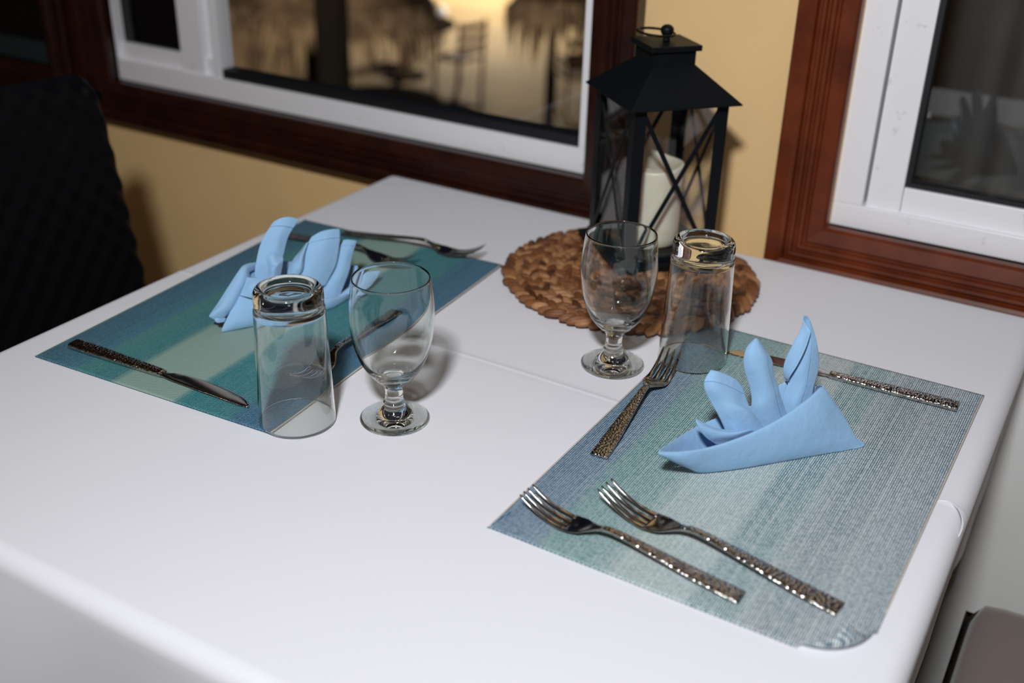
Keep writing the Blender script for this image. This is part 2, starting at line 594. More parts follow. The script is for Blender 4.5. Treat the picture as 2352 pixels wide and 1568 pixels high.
def wicker_mat():
    m, nt, b = mat('water_hyacinth_fibre')
    tc = nd(nt, 'ShaderNodeTexCoord')
    uv = nd(nt, 'ShaderNodeUVMap')
    n = nd(nt, 'ShaderNodeTexNoise', inp={'Scale': 60, 'Detail': 3})
    nt.links.new(tc.outputs['Object'], n.inputs['Vector'])
    wn = nd(nt, 'ShaderNodeSeparateXYZ')
    nt.links.new(uv.outputs[0], wn.inputs[0])
    cr = nd(nt, 'ShaderNodeValToRGB')
    e = cr.color_ramp.elements
    e[0].position, e[0].color = 0.0, (0.055, 0.018, 0.006, 1)
    e[1].position, e[1].color = 1.0, (0.52, 0.27, 0.12, 1)
    q = e.new(0.5); q.color = (0.25, 0.095, 0.032, 1)
    ad = nd(nt, 'ShaderNodeMath', operation='MULTIPLY_ADD'); ad.inputs[1].default_value = 0.6
    nt.links.new(n.outputs[0], ad.inputs[0])
    sb = nd(nt, 'ShaderNodeMath', operation='MULTIPLY_ADD'); sb.inputs[1].default_value = 0.8; sb.inputs[2].default_value = -0.2
    nt.links.new(wn.outputs[0], sb.inputs[0])
    nt.links.new(sb.outputs[0], ad.inputs[2])
    nt.links.new(ad.outputs[0], cr.inputs[0])
    nt.links.new(cr.outputs[0], b.inputs['Base Color'])
    b.inputs['Roughness'].default_value = 0.5
    # fibres along each strand (uv.y across the strand)
    wv = nd(nt, 'ShaderNodeMath', operation='MULTIPLY'); wv.inputs[1].default_value = 60
    nt.links.new(wn.outputs[1], wv.inputs[0])
    sn = nd(nt, 'ShaderNodeMath', operation='SINE'); nt.links.new(wv.outputs[0], sn.inputs[0])
    bp = nd(nt, 'ShaderNodeBump', inp={'Strength': 0.5, 'Distance': 0.0006})
    nt.links.new(sn.outputs[0], bp.inputs['Height'])
    nt.links.new(bp.outputs[0], b.inputs['Normal'])
    return m


M_HYA = wicker_mat()

# ------------------------------------------------------------------ the room
WY = 1.345     # room face of the window wall
Z0 = -T
# window openings (x0, x1, z0, z1) to the inner edge of the timber trim
W1 = (-1.592, -0.655, 0.041, 1.15)
W2 = (-0.312, 0.75, 0.043, 1.15)
W3 = (-2.75, -1.752, 0.041, 1.15)


def wall_with_holes():
    mb = MB()
    y0, y1 = WY, WY + 0.14
    xs = [-4.2, W3[0], W3[1], W1[0], W1[1], W2[0], W2[1], 2.6]
    zt = 1.85
    for i in range(len(xs) - 1):
        if i % 2 == 0:
            mb.box(xs[i], xs[i + 1], y0, y1, Z0, zt)
        else:
            z0_ = {1: W3, 3: W1, 5: W2}[i][2]
            mb.box(xs[i], xs[i + 1], y0, y1, Z0, z0_)
            mb.box(xs[i], xs[i + 1], y0, y1, 1.15, zt)
    return mb


tag(wall_with_holes().obj('wall_back', M_YELLOW), kind='structure')
for nm, a in (('floor', (-4.2, 2.6, -3.2, WY, Z0 - 0.1, Z0)), ('ceiling', (-4.2, 2.6, -3.2, WY + 0.14, 1.75, 1.85)),
              ('wall_left', (-4.3, -4.2, -3.2, WY + 0.14, Z0, 1.85)), ('wall_right', (2.6, 2.7, -3.2, WY + 0.14, Z0, 1.85)),
              ('wall_front', (-4.3, 2.7, -3.3, -3.2, Z0, 1.85))):
    mb = MB(); mb.box(*a)
    tag(mb.obj(nm, {'floor': M_FLOOR, 'ceiling': M_CEIL}.get(nm, M_ROOM)), kind='structure')

# profile of the timber moulding: (distance outward from the inner edge, room-side y)
PROF = [(0.0, WY + 0.03), (0.0, WY - 0.012), (0.003, WY - 0.016), (0.019, WY - 0.021), (0.0215, WY - 0.0185), (0.0245, WY - 0.0185), (0.026, WY - 0.022),
        (0.030, WY - 0.023), (0.0325, WY - 0.019), (0.0355, WY - 0.019), (0.037, WY - 0.023), (0.0405, WY - 0.024), (0.0425, WY - 0.020), (0.0455, WY - 0.020),
        (0.0475, WY - 0.026), (0.052, WY - 0.028), (0.067, WY - 0.028), (0.070, WY - 0.025), (0.070, WY + 0.0)]


def trim(name, W, m, parent):
    x0, x1, z0, z1 = W
    vv = []; ff = []
    n = len(PROF)
    for (cx, cz, sx, sz) in ((x0, z0, -1, -1), (x1, z0, 1, -1), (x1, z1, 1, 1), (x0, z1, -1, 1)):
        for (d, y) in PROF:
            vv.append((cx + sx * d, y, cz + sz * d))
    for c in range(4):
        e = (c + 1) % 4
        for i in range(n - 1):
            ff.append((c * n + i, c * n + i + 1, e * n + i + 1, e * n + i))
    return mesh(name, vv, ff, m, parent, smooth=False)


def window(name, W):
    r = bpy.data.objects.new(name, None)
    COL.objects.link(r)
    r.location = ((W[0] + W[1]) / 2, WY, W[2])
    r['kind'] = 'structure'
    r['abs'] = list(r.location)
    return r


FY = WY + 0.006   # face of the white outer frame


def outer_frame(W, r, rail=0.038, jl=0.02, jr=0.02, m=None):
    mb = MB()
    x0, x1, z0, z1 = W
    mb.box(x0, x1, FY, FY + 0.036, z0, z0 + rail)
    mb.box(x0, x0 + jl, FY, FY + 0.075, z0 + rail, z1)
    mb.box(x1 - jr, x1, FY, FY + 0.075, z0 + rail, z1)
    mb.box(x0, x1, FY, FY + 0.075, z1 - 0.04, z1)
    return mb.obj('frame', m or M_WHITE, r, bevel=0.0012)


# window 1 (behind the table, left): fixed left sash, open right half
r1 = window('window_1', W1)
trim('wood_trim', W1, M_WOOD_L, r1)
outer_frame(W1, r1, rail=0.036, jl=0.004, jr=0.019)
mb = MB()   # left sash
mb.box(-1.588, -1.372, FY + 0.010, FY + 0.034, 0.073, 0.105)
mb.box(-1.437, -1.385, FY + 0.004, FY + 0.034, 0.062, 1.11)
mb.box(-1.385, -1.362, FY + 0.018, FY + 0.034, 0.066, 1.11)
mb.box(-1.362, -1.346, FY + 0.002, FY + 0.034, 0.062, 1.11)
mb.obj('sash', M_WHITE, r1, bevel=0.001)
mb = MB(); mb.box(-1.588, -1.437, FY + 0.020, FY + 0.026, 0.105, 1.11)
mb.obj('dark_pane', M_DARKGLASS, r1)
mb = MB(); mb.box(-1.346, -0.672, FY + 0.006, FY + 0.034, 0.0765, 0.0915)
mb.obj('shaded_rail', M_GASKET, r1)  # track lies in shade; that darkness is put into its colour
mb = MB(); mb.box(-1.346, -0.672, FY + 0.018, FY + 0.022, 0.0915, 1.11)
mb.obj('pane', M_PANE, r1)

# window 2 (right)
r2 = window('window_2', W2)
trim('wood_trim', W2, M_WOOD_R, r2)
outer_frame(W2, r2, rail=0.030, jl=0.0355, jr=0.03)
mb = MB()
mb.box(-0.273, -0.232, FY + 0.006, FY + 0.034, 0.070, 1.11)
mb.box(-0.2315, 0.72, FY + 0.008, FY + 0.034, 0.068, 0.104)
mb.obj('sash', M_WHITE, r2, bevel=0.001)
mb = MB()
mb.box(-0.232, -0.226, FY + 0.013, FY + 0.03, 0.104, 1.11)
mb.box(-0.226, 0.72, FY + 0.013, FY + 0.03, 0.104, 0.110)
mb.obj('gasket', M_GASKET, r2)
mb = MB(); mb.box(-0.228, 0.72, FY + 0.020, FY + 0.024, 0.106, 1.11)
mb.obj('pane', M_PANE, r2)

# window 3 (far left, in the dark)
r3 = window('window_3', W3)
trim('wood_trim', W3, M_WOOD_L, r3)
outer_frame(W3, r3, rail=0.036, jl=0.02, jr=0.004, m=simple('shaded_white_paint', (0.02, 0.03, 0.036), 0.5))  # white frame in shade, with the shade put into its colour
mb = MB(); mb.box(-2.73, -1.757, FY + 0.020, FY + 0.026, 0.076, 1.11)
mb.obj('dark_pane', M_DARKGLASS, r3)

# ------------------------------------------------------------------ table and cloth
TX0, TX1, TY0, TY1 = -0.966, -0.044, 0.392, 1.306
tcx, tcy = (TX0 + TX1) / 2, (TY0 + TY1) / 2
rt = root('dining_table', (tcx, tcy, Z0), 'square dining table hidden beneath the white tablecloth', 'table', absolute=True)
mb = MB(); mb.box(TX0 + 0.006, TX1 - 0.006, TY0 + 0.006, TY1 - 0.006, -0.03, -0.003)
mb.obj('tabletop', M_POST, rt, bevel=0.004)
for sx in (TX0 + 0.06, TX1 - 0.06):
    for sy in (TY0 + 0.06, TY1 - 0.06):
        mb = MB(); mb.box(sx - 0.025, sx + 0.025, sy - 0.025, sy + 0.025, Z0, -0.0305)
        mb.obj('leg', M_POST, rt)


def cloth():
    R = 0.016
    drop = 0.24

    def axis(a0, a1, extra=()):
        inner = list(np.linspace(a0 + R, a1 - R, 44))
        inner += list(extra)
        s = PI / 2 * R
        edge = list(np.linspace(0.001, s, 7)) + list(np.linspace(s + 0.01, s + drop, 22))
        return np.array(sorted([a0 + R - e for e in edge] + inner + [a1 - R + e for e in edge]))
    xs = axis(TX0, TX1)
    ys = axis(TY0, TY1, extra=list(0.863 + np.array([-.012, -.008, -.005, -.003, -.0015, 0.0005, .002, .004, .007, .011])))
    vv = []
    for y in ys:
        for x in xs:
            qx = min(max(x, TX0 + R), TX1 - R); qy = min(max(y, TY0 + R), TY1 - R)
            ex, ey = x - qx, y - qy
            L = math.hypot(ex, ey)
            ridge = 0.0007 * math.exp(-((y - 0.863 - 0.003 * math.sin(x * 9)) / 0.0022) ** 2)
            ridge += 0.0009 / (1 + math.exp((y - 0.863) / 0.004))      # nearer half lies a hair higher
            ridge += 0.0004 * math.sin(x * 7 + 1) * math.sin(y * 8)
            if L < 1e-9:
                vv.append((x, y, ridge)); continue
            dx, dy = ex / L, ey / L
            Lm = max(abs(ex), abs(ey))
            if Lm < R * PI / 2:
                h = R * math.sin(Lm / R); v = R * (1 - math.cos(Lm / R)); dep = 0
            else:
                dep = Lm - R * PI / 2
                h = R; v = R + dep
            wave = dep * (0.08 + 0.10 * math.sin(qx * 17 + 1.0 + dep * 5) * (abs(dy) > 0.5) + 0.09 * math.sin(qy * 19 + dep * 4) * (abs(dx) > 0.5))
            if abs(dx) > 0.2 and abs(dy) > 0.2:
                wave += dep * 0.35
            if y > TY1: wave = 0
            if x > TX1: wave = -abs(wave) * 0.5 - dep * 0.05
            if x < TX0: wave *= 0.4
            bul = 0
            if x > TX1 - R and dep < 0.08:
                bul = 0.0 * math.exp(-((y - 0.86) / 0.014) ** 2)
            h += wave + bul
            vv.append((qx + dx * h, qy + dy * h, -v + ridge))
    nx, ny = len(xs), len(ys)
    ff = [(j * nx + i, j * nx + i + 1, (j + 1) * nx + i + 1, (j + 1) * nx + i) for j in range(ny - 1) for i in range(nx - 1)]
    o = mesh('tablecloth', vv, ff, M_CLOTH, None, True, origin=(tcx, tcy, 0))
    tag(o, 'plain white tablecloth covering the square table, creased across the middle', 'tablecloth')
    return o


tc_o = cloth()
mb = MB()
pts = [onz(2157, 1149, 0.0010) + np.array([-0.0005, 0, 0]), onz(2175, 1151, 0.0016), onz(2190, 1158, 0.0022), onz(2202, 1170, 0.003), onz(2210, 1190, 0.003), onz(2210, 1210, -0.001), onz(2204, 1228, -0.006), onz(2196, 1240, -0.011)]
pts = catmull(pts, 5)
mb.tube(pts, 0.0006, 6)
mb.obj('loose_thread', M_CLOTH, tc_o, True, origin=(tcx, tcy, 0))


# ------------------------------------------------------------------ placemats
def placemat(name, q, m, label, curl=False, kink=None):
    r = root(name, (q[0], q[1], 0.0), label, 'placemat', 'woven placemats', rz=q[2])
    w_, l_ = 0.30, 0.45
    nx, ny = 101, 151
    vv = []
    z0, th = 0.0022, 0.0012

    def shape(x, y):
        z = 0
        # slight waviness
        z += 0.0003 * math.sin(y * 23) * math.sin(x * 17)
        if curl:
            px, py = x - (w_ - 0.045), 0.045 - y
            d = math.hypot(max(px, 0), max(py, 0))
            sdist = d - 0.037
            if px > 0 and py > 0 and sdist > 0:
                rr, am = 0.0065, 1.9
                a = min(sdist / rr, am)
                e = max(0, sdist - rr * am)
                h = 0.037 + rr * math.sin(a) + e * math.cos(a)
                z += rr * (1 - math.cos(a)) + e * math.sin(a)
                x = (w_ - 0.045) + px / d * h
                y = 0.045 - py / d * h
        return x, y, z
    for side in (1, 0):
        for j in range(ny):
            for i in range(nx):
                x = w_ * i / (nx - 1); y = l_ * j / (ny - 1)
                X, Y, Z = shape(x, y)
                vv.append((X, Y, z0 + Z + (th if side else 0)))
    n = nx * ny
    ff = []
    for j in range(ny - 1):
        for i in range(nx - 1):
            a = j * nx + i
            ff.append((a, a + 1, a + nx + 1, a + nx))
            ff.append((n + a, n + a + nx, n + a + nx + 1, n + a + 1))
    bd = [i for i in range(nx)] + [j * nx + nx - 1 for j in range(1, ny)] + [(ny - 1) * nx + i for i in range(nx - 2, -1, -1)] + [j * nx for j in range(ny - 2, 0, -1)]
    for k in range(len(bd)):
        a, b2 = bd[k], bd[(k + 1) % len(bd)]
        ff.append((a, n + a, n + b2, b2))
    mesh('woven_panel', vv, ff, m, r, True)
    # stitched hem thread along the two long cut edges
    for x in (0.0006, w_ - 0.0006):
        mb = MB()
        P_ = []
        for y in np.linspace(0.07 if (curl and x > 0.1) else 0.0, l_, 60):
            X, Y, Z = shape(x, y)
            P_.append((X, Y, z0 + Z + 0.0006))
        mb.tube(P_, 0.0009, 6)
        mb.obj('hem_edge', M_EDGE, r, True)
    return r


Q1 = (-0.91477, 0.62088, 0.05144)
Q2 = (-0.37349, 0.62260, -0.01047)
pm1 = placemat('placemat', Q1, M_MAT, 'teal and sage striped woven placemat on the left side of the table')
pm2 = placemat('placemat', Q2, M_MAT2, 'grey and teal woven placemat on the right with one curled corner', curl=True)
# frayed thread at the near left corner of the right mat
mb = MB()
a = [onz(1180, 1172, 0.003), onz(1160, 1183, 0.0045), onz(1140, 1197, 0.004), onz(1119, 1212, 0.0022)]
mb.tube(catmull(a, 5), 0.00045, 5)
o = mb.obj('loose_thread', simple('blue_thread', (0.10, 0.22, 0.36), 0.6), None, True)
c, s = math.cos(-Q2[2]), math.sin(-Q2[2])
for v in o.data.vertices:
    x, y = v.co.x - Q2[0], v.co.y - Q2[1]
    v.co.x, v.co.y = c * x - s * y, s * x + c * y
o.parent = pm2

MZ = 0.0036     # top of a placemat

# ------------------------------------------------------------------ glassware
GOB = [(0.0322, 0.0008), (0.0326, 0.0018), (0.0322, 0.003), (0.0290, 0.0042), (0.0235, 0.0056), (0.0175, 0.0080), (0.0140, 0.0110), (0.0112, 0.0145), (0.0098, 0.0170),
       (0.0098, 0.0186), (0.0105, 0.0196), (0.0098, 0.0207), (0.0088, 0.0222), (0.0084, 0.0260), (0.0083, 0.0310), (0.0088, 0.0350), (0.0102, 0.0382), (0.0112, 0.0400),
       (0.0134, 0.0420), (0.0165, 0.0440), (0.0172, 0.0452), (0.0200, 0.0478), (0.0262, 0.0560), (0.0318, 0.0680), (0.0358, 0.0820), (0.0380, 0.0980), (0.0385, 0.1100), (0.0376, 0.1240), (0.0360, 0.1370), (0.0350, 0.1440),
       (0.0349, 0.1452), (0.0343, 0.1457), (0.0337, 0.1452)]
GIN = [(0.0336, 0.1440), (0.0347, 0.1370), (0.0363, 0.1240), (0.0371, 0.1100), (0.0366, 0.0980), (0.0343, 0.0820), (0.0302, 0.0690), (0.0245, 0.0585), (0.0185, 0.0525), (0.0120, 0.0498), (0.0060, 0.0492), (0.0008, 0.0492)]


def smooth_prof(p, n=3):
    return [tuple(q) for q in catmull(np.array(p), n)]


def lathe_strip(prof, n=96):
    vv = []; ff = []
    for (r, z) in prof:
        for k in range(n):
            a = 2 * PI * k / n
            vv.append((r * math.cos(a), r * math.sin(a), z))
    for i in range(len(prof) - 1):
        for k in range(n):
            ff.append((i * n + k, i * n + (k + 1) % n, (i + 1) * n + (k + 1) % n, (i + 1) * n + k))
    return vv, ff


def goblet(loc, label):
    r = root('water_goblet', loc, label, 'goblet', 'stemmed water goblets')
    out = smooth_prof(GOB)
    k = next(i for i, q in enumerate(out) if q[1] >= 0.0395)
    # lower body: foot with its underside, and the stem
    low = [(0.0006, 0.0014), (0.012, 0.0014), (0.0290, 0.0006)] + out[:k + 1]
    vv, ff = lathe_strip(low)
    mesh('foot_and_stem', vv, ff, M_GLASS_THICK, r)
    up = out[k:] + smooth_prof(GIN)
    vv, ff = lathe_strip(up)
    mesh('bowl', vv, ff, M_GLASS, r)
    return r


goblet((-0.5370, 0.7212, 0.0006), 'stemmed water goblet on bare cloth right of the left tumbler')
goblet((-0.4118, 0.9304, 0.0006), 'stemmed water goblet in front of the black lantern')


def tumbler(loc, label):
    """upside-down glass: rim on the table, thick base on top"""
    r = root('tumbler', loc, label, 'drinking glass', 'upturned tumblers')
    H_ = 0.134
    wall = [(0.0345, 0.0004), (0.0350, 0.0), (0.0355, 0.0004), (0.0355, 0.002), (0.0347, 0.025), (0.0338, 0.055), (0.0328, 0.085), (0.0320, 0.1085)]
    win = [(0.0306, 0.1085), (0.0314, 0.085), (0.0325, 0.055), (0.0334, 0.025), (0.0343, 0.002)]
    # wall: open strip, inner then outer
    vv, ff = lathe_strip(smooth_prof(win, 2) + smooth_prof(wall, 2))
    mesh('glass_wall', vv, ff, M_GLASS, r)
    base = smooth_prof([(0.0320, 0.1085), (0.0318, 0.1130), (0.0310, 0.1155), (0.0309, 0.1180), (0.0312, 0.1230), (0.0309, 0.1280), (0.0298, 0.1315), (0.0275, 0.1335), (0.0245, 0.1338), (0.0222, 0.1325), (0.0200, 0.1300), (0.0165, 0.1288), (0.0120, 0.1284), (0.0010, 0.1284)], 3)
    inn = smooth_prof([(0.0008, 0.1175), (0.0120, 0.1172), (0.0220, 0.1160), (0.0280, 0.1130), (0.0303, 0.1100), (0.0306, 0.1085)], 3)
    v1, f1 = lathe_strip(inn)
    v2, f2 = lathe_strip(base)
    mesh('thick_base', v1 + v2, f1 + [tuple(i + len(v1) for i in f) for f in f2], M_GLASS_THICK, r)
    return r


tumbler((-0.6112, 0.6698, 0.0040), 'upturned clear tumbler at the near corner of the teal striped placemat')
tumbler((-0.3456, 0.9836, 0.0040), 'upturned clear tumbler at the far corner of the grey placemat')


# ------------------------------------------------------------------ cutlery
def section(x, w_, z, t, cup=0.0, n=16):
    out = []
    for k in range(n):
        a = 2 * PI * k / n + PI / n
        cx, sx = math.cos(a), math.sin(a)
        yy = w_ / 2 * math.copysign(abs(cx) ** 0.5, cx)
        zz = t / 2 * math.copysign(abs(sx) ** 0.7, sx)
        out.append((x, yy, z + zz + cup * (2 * yy / w_) ** 2))
    return out


def interp(tab, x):
    t = np.array(tab)
    return np.interp(x, t[:, 0], t[:, 1])


def smooth_interp(tab, x):
    t = np.array(tab, float)
    xs = t[:, 0]
    i = int(np.clip(np.searchsorted(xs, x) - 1, 0, len(xs) - 2))
    h = xs[i + 1] - xs[i]
    u = (x - xs[i]) / h

    def m(k):
        if k == 0: return (t[1, 1] - t[0, 1]) / (xs[1] - xs[0])
        if k == len(xs) - 1: return (t[-1, 1] - t[-2, 1]) / (xs[-1] - xs[-2])
        return (t[k + 1, 1] - t[k - 1, 1]) / (xs[k + 1] - xs[k - 1])
    return ((2 * u ** 3 - 3 * u * u + 1) * t[i, 1] + (u ** 3 - 2 * u * u + u) * h * m(i) + (-2 * u ** 3 + 3 * u * u) * t[i + 1, 1] + (u ** 3 - u * u) * h * m(i + 1))


FW = [(0, 0.0175), (0.03, 0.0160), (0.07, 0.0115), (0.10, 0.0080), (0.120, 0.0062), (0.128, 0.0070), (0.136, 0.0150), (0.143, 0.0225), (0.152, 0.0252), (0.160, 0.0255)]
FZ = [(0, 0.0020), (0.03, 0.0042), (0.07, 0.0088), (0.10, 0.0122), (0.118, 0.0128), (0.130, 0.0095), (0.143, 0.0042), (0.155, 0.0022), (0.170, 0.0040), (0.185, 0.0095), (0.200, 0.0180)]


def fork(loc, rz, label, scale=1.0):
    r = root('fork', loc, label, 'fork', 'hammered steel forks', rz=rz)
    r.scale = (scale,) * 3
    mb = MB()
    xs = [0.0, 0.0006] + list(np.linspace(0.002, 0.124, 40))
    secs = []
    for x in xs:
        ww = smooth_interp(FW, x) * (0.93 if x == 0 else 1)
        th = 0.0030 if x < 0.10 else 0.0030 + 0.0008 * min(1, (x - 0.10) / 0.02)
        secs.append(section(x, ww, smooth_interp(FZ, x), th * (0.7 if x == 0 else 1)))
    mb.loft(secs)
    mb.obj('hammered_handle', M_HAMMER, r, True)
    mb = MB()
    secs = []
    for x in np.linspace(0.1235, 0.156, 20):
        ww = smooth_interp(FW, x)
        secs.append(section(x, ww, smooth_interp(FZ, x), 0.0036 - 0.0018 * min(1, (x - 0.1235) / 0.02), cup=0.0016 * max(0, min(1, (x - 0.130) / 0.015)), n=20))
    mb.loft(secs)
    for k in range(4):
        yc = (-1.5 + k) * 0.0066
        secs = []
        for x in np.linspace(0.154, 0.2 - abs(k - 1.5) * 0.0006, 18):
            t_ = (x - 0.154) / 0.046
            ww = 0.0052 - 0.0004 * t_ if t_ < 0.15 else 0.0044 - 0.0026 * t_ ** 1.5
            yy = yc * (1 - 0.06 * t_)
            z = smooth_interp(FZ, x) + 0.0016 * (2 * yy / 0.0255) ** 2
            sec = [(p[0], p[1] + yy, p[2]) for p in section(x, ww, z, 0.0020 - 0.0009 * t_, n=10)]
            secs.append(sec)
        mb.loft(secs)
    mb.obj('tines', M_STEEL, r, True)
    return r


def knife(loc, rz, label, flip=1, L=0.237):
    r = root('dinner_knife', loc, label, 'knife', 'hammered steel dinner knives', rz=rz)
    hw = [(0, 0.0170), (0.03, 0.0165), (0.08, 0.0140), (0.115, 0.0110), (0.125, 0.0100)]
    mb = MB()
    secs = []
    for x in [0, 0.0006] + list(np.linspace(0.002, 0.125, 36)):
        secs.append(section(x, smooth_interp(hw, x) * (0.93 if x == 0 else 1), 0.0034, 0.0062 * (0.7 if x == 0 else 1), n=18))
    mb.loft(secs)
    mb.obj('hammered_handle', M_HAMMER, r, True)
    mb = MB()
    up = [(0.124, 0.0048), (0.130, 0.0040), (0.136, 0.0072), (0.15, 0.0100), (0.18, 0.0110), (0.21, 0.0090), (0.228, 0.0040), (0.2368, -0.0040)]
    lo = [(0.124, -0.0048), (0.130, -0.0050), (0.136, -0.0058), (0.15, -0.0062), (0.18, -0.0066), (0.21, -0.0066), (0.228, -0.0066), (0.2368, -0.0052)]
    secs = []
    for x in list(np.linspace(0.124, 0.2368, 34)):
        a, b_ = smooth_interp(up, x), smooth_interp(lo, x)
        c = (a + b_) / 2; ww = max(a - b_, 0.0006)
        th = 0.0030 - 0.0014 * min(1, (x - 0.124) / 0.02)
        z = 0.0034 - 0.0018 * min(1, (x - 0.124) / 0.09)
        secs.append([(p[0], (p[1] + c) * flip, p[2]) for p in section(x * L / 0.2368, ww, z, th, n=14)])
    mb.loft(secs)
    mb.obj('blade', M_STEEL, r, True)
    return r


def place(p0, p1):
    """root position and heading from handle end p0 to tip p1"""
    d = np.array(p1) - np.array(p0)
    return (p0[0], p0[1], MZ), math.atan2(d[1], d[0])


l, a = place((-0.898, 0.656), (-0.655, 0.663))
knife(l, a, 'steel dinner knife lying near the front edge of the teal striped placemat', 1)
l, a = place((-0.086, 1.026), (-0.318, 1.018))
knife(l, a, 'steel dinner knife at the far end of the grey placemat, blade behind the napkin', -1, 0.233)
l, a = place((-0.343, 0.760), (-0.358, 0.955))
fork(l, a, 'steel fork at the left edge of the grey placemat, beside the napkin')
l, a = place((-0.168, 0.646), (-0.352, 0.660))
fork(l, a, 'nearest steel fork on the grey placemat, closest to the table front', 0.97)
l, a = place((-0.102, 0.672), (-0.305, 0.700))
fork(l, a, 'steel fork second from the front of the grey placemat, longer handle towards the curled corner', 1.05)
l, a = place((-0.666, 0.905), (-0.646, 0.70))
fork(l, a, 'steel fork seen through the left goblet, tines behind the left tumbler')
l, a = place((-0.918, 1.010), (-0.722, 1.012))
fork(l, a, 'steel fork just behind the left napkin on the teal placemat')
l, a = place((-0.862, 1.058), (-0.668, 1.082))
fork(l, a, 'farthest steel fork on the teal placemat, tines pointing past its far edge', 1.0)

# ------------------------------------------------------------------ woven round mat
WC = (-0.488, 1.135)
WR = 0.152


def trivet():
    vv = []; ff = []; uv = []
    nu, nv = 12, 7

    def lobe(c, ang, la, lb, h, tilt):
        base = len(vv)
        ca, sa = math.cos(ang), math.sin(ang)
        rnd = rng.rand()
        for j in range(nv):
            th = -PI / 2 + PI * j / (nv - 1)
            for i in range(nu):
                ph = 2 * PI * i / nu
                x = la * math.sin(th)
                rad = max(math.cos(th), 0) ** 0.75
                y = lb * rad * math.cos(ph)
                z = h * rad * math.sin(ph) + tilt * x
                vv.append((c[0] + ca * x - sa * y, c[1] + sa * x + ca * y, c[2] + z))
                uv.append((rnd, (math.cos(ph) + 1) / 2))
        for j in range(nv - 1):
            for i in range(nu):
                ff.append((base + j * nu + i, base + j * nu + (i + 1) % nu, base + (j + 1) * nu + (i + 1) % nu, base + (j + 1) * nu + i))
    r = WR - 0.006
    k = 0
    while r > 0.01:
        n = max(5, int(2 * PI * r / 0.0125))
        for i in range(n):
            a = 2 * PI * (i + 0.5 * (k % 2)) / n + rng.uniform(-.02, .02)
            rr = r + rng.uniform(-.0012, .0012)
            sgn = 1 if k % 2 == 0 else -1
            ang = a + PI / 2 + sgn * math.radians(33 + rng.uniform(-8, 8))
            sc = rng.uniform(0.85, 1.2)
            lobe((rr * math.cos(a), rr * math.sin(a), 0.0072 + rng.uniform(-.0006, .0008)), ang, 0.0120 * sc, 0.0051 * sc, 0.0052, sgn * 0.12)
        r -= 0.0098
        k += 1
    # solid under-layer so no cloth shows between strands
    base = len(vv)
    N = 64
    for rr, z in ((WR - 0.008, 0.0016), (WR - 0.008, 0.0062)):
        for i in range(N):
            q = 2 * PI * i / N
            vv.append((rr * math.cos(q), rr * math.sin(q), z)); uv.append((0.0, 0.5))  # darkest fibre tone: shade in the gaps put into the colour
    for i in range(N):
        ff.append((base + i, base + (i + 1) % N, base + N + (i + 1) % N, base + N + i))
    ff.append(tuple(base + N + i for i in range(N)))
    ff.append(tuple(base + i for i in range(N))[::-1])
    o = mesh('woven_round_mat', vv, ff, M_HYA, None, True, uvs=uv)
    o.location = (WC[0], WC[1], 0.0012)
    tag(o, 'round brown woven mat of braided plant fibre under the lantern', 'mat')


trivet()

# ------------------------------------------------------------------ lantern
LC = (-0.4968, 1.2081)
LA = 0.836 - PI / 2
LZ = 0.0132
lr = root('lantern', (LC[0], LC[1], LZ), 'tall black metal lantern with crossed bars on its glass sides', 'lantern', rz=LA)


def ring_box(mb, h, z0, z1):
    mb.box(-h, h, -h, h, z0, z1)


dz = -LZ
mb = MB(); ring_box(mb, 0.0690, 0.0, 0.010)
mb.obj('base', M_BLACK, lr, bevel=0.001)
b0 = 0.0105; hb = 0.0584; ztop = 0.212 + dz
mb = MB(); mb.box(-0.0600, 0.0600, -0.0600, 0.0600, b0 - 0.0004, 0.016)
mb.obj('base_collar', M_BLACK, lr, bevel=0.0006)
for sx in (-1, 1):
    for sy in (-1, 1):
        mb = MB()
        x, y = sx * hb, sy * hb
        mb.box(min(x, x - sx * 0.0145), max(x, x - sx * 0.0145), min(y, y - sy * 0.0015), max(y, y - sy * 0.0015), 0.016, ztop)
        mb.box(min(x, x - sx * 0.0015), max(x, x - sx * 0.0015), min(y - sy * 0.0015, y - sy * 0.0145), max(y - sy * 0.0015, y - sy * 0.0145), 0.016, ztop)
        mb.obj('corner_post', M_BLACK, lr)
for k in range(4):
    c, s = [(1, 0), (0, 1), (-1, 0), (0, -1)][k]
    n = np.array([c, s, 0.0]); t = np.array([-s, c, 0.0])
    lo, hi = 0.017, ztop - 0.004
    for sg in (-1, 1):
        mb = MB()
        p = n * (hb - 0.0005 - (sg > 0) * 0.001) + t * sg * (hb - 0.010) + np.array([0, 0, lo])
        q = n * (hb - 0.0005 - (sg > 0) * 0.001) - t * sg * (hb - 0.010) + np.array([0, 0, hi])
        mb.bar(p, q, t, 0.0054, 0.0012)
        mb.obj('cross_bar', M_BLACK, lr)
    mb = MB()
    p = n * (hb - 0.0042) + np.array([0, 0, lo]); q = n * (hb - 0.0042) + np.array([0, 0, hi])
    mb.bar(p, q, t, 2 * hb - 0.012, 0.0014)
    mb.obj('glass_pane', M_PANE, lr)


def frustum(mb, h0, z0, h1, z1, th=0.0):
    v = [(sx * h, sy * h, z) for (h, z) in ((h0, z0), (h1, z1)) for (sx, sy) in ((-1, -1), (1, -1), (1, 1), (-1, 1))]
    mb.add(v, [(0, 1, 5, 4), (1, 2, 6, 5), (2, 3, 7, 6), (3, 0, 4, 7), (0, 3, 2, 1), (4, 5, 6, 7)])


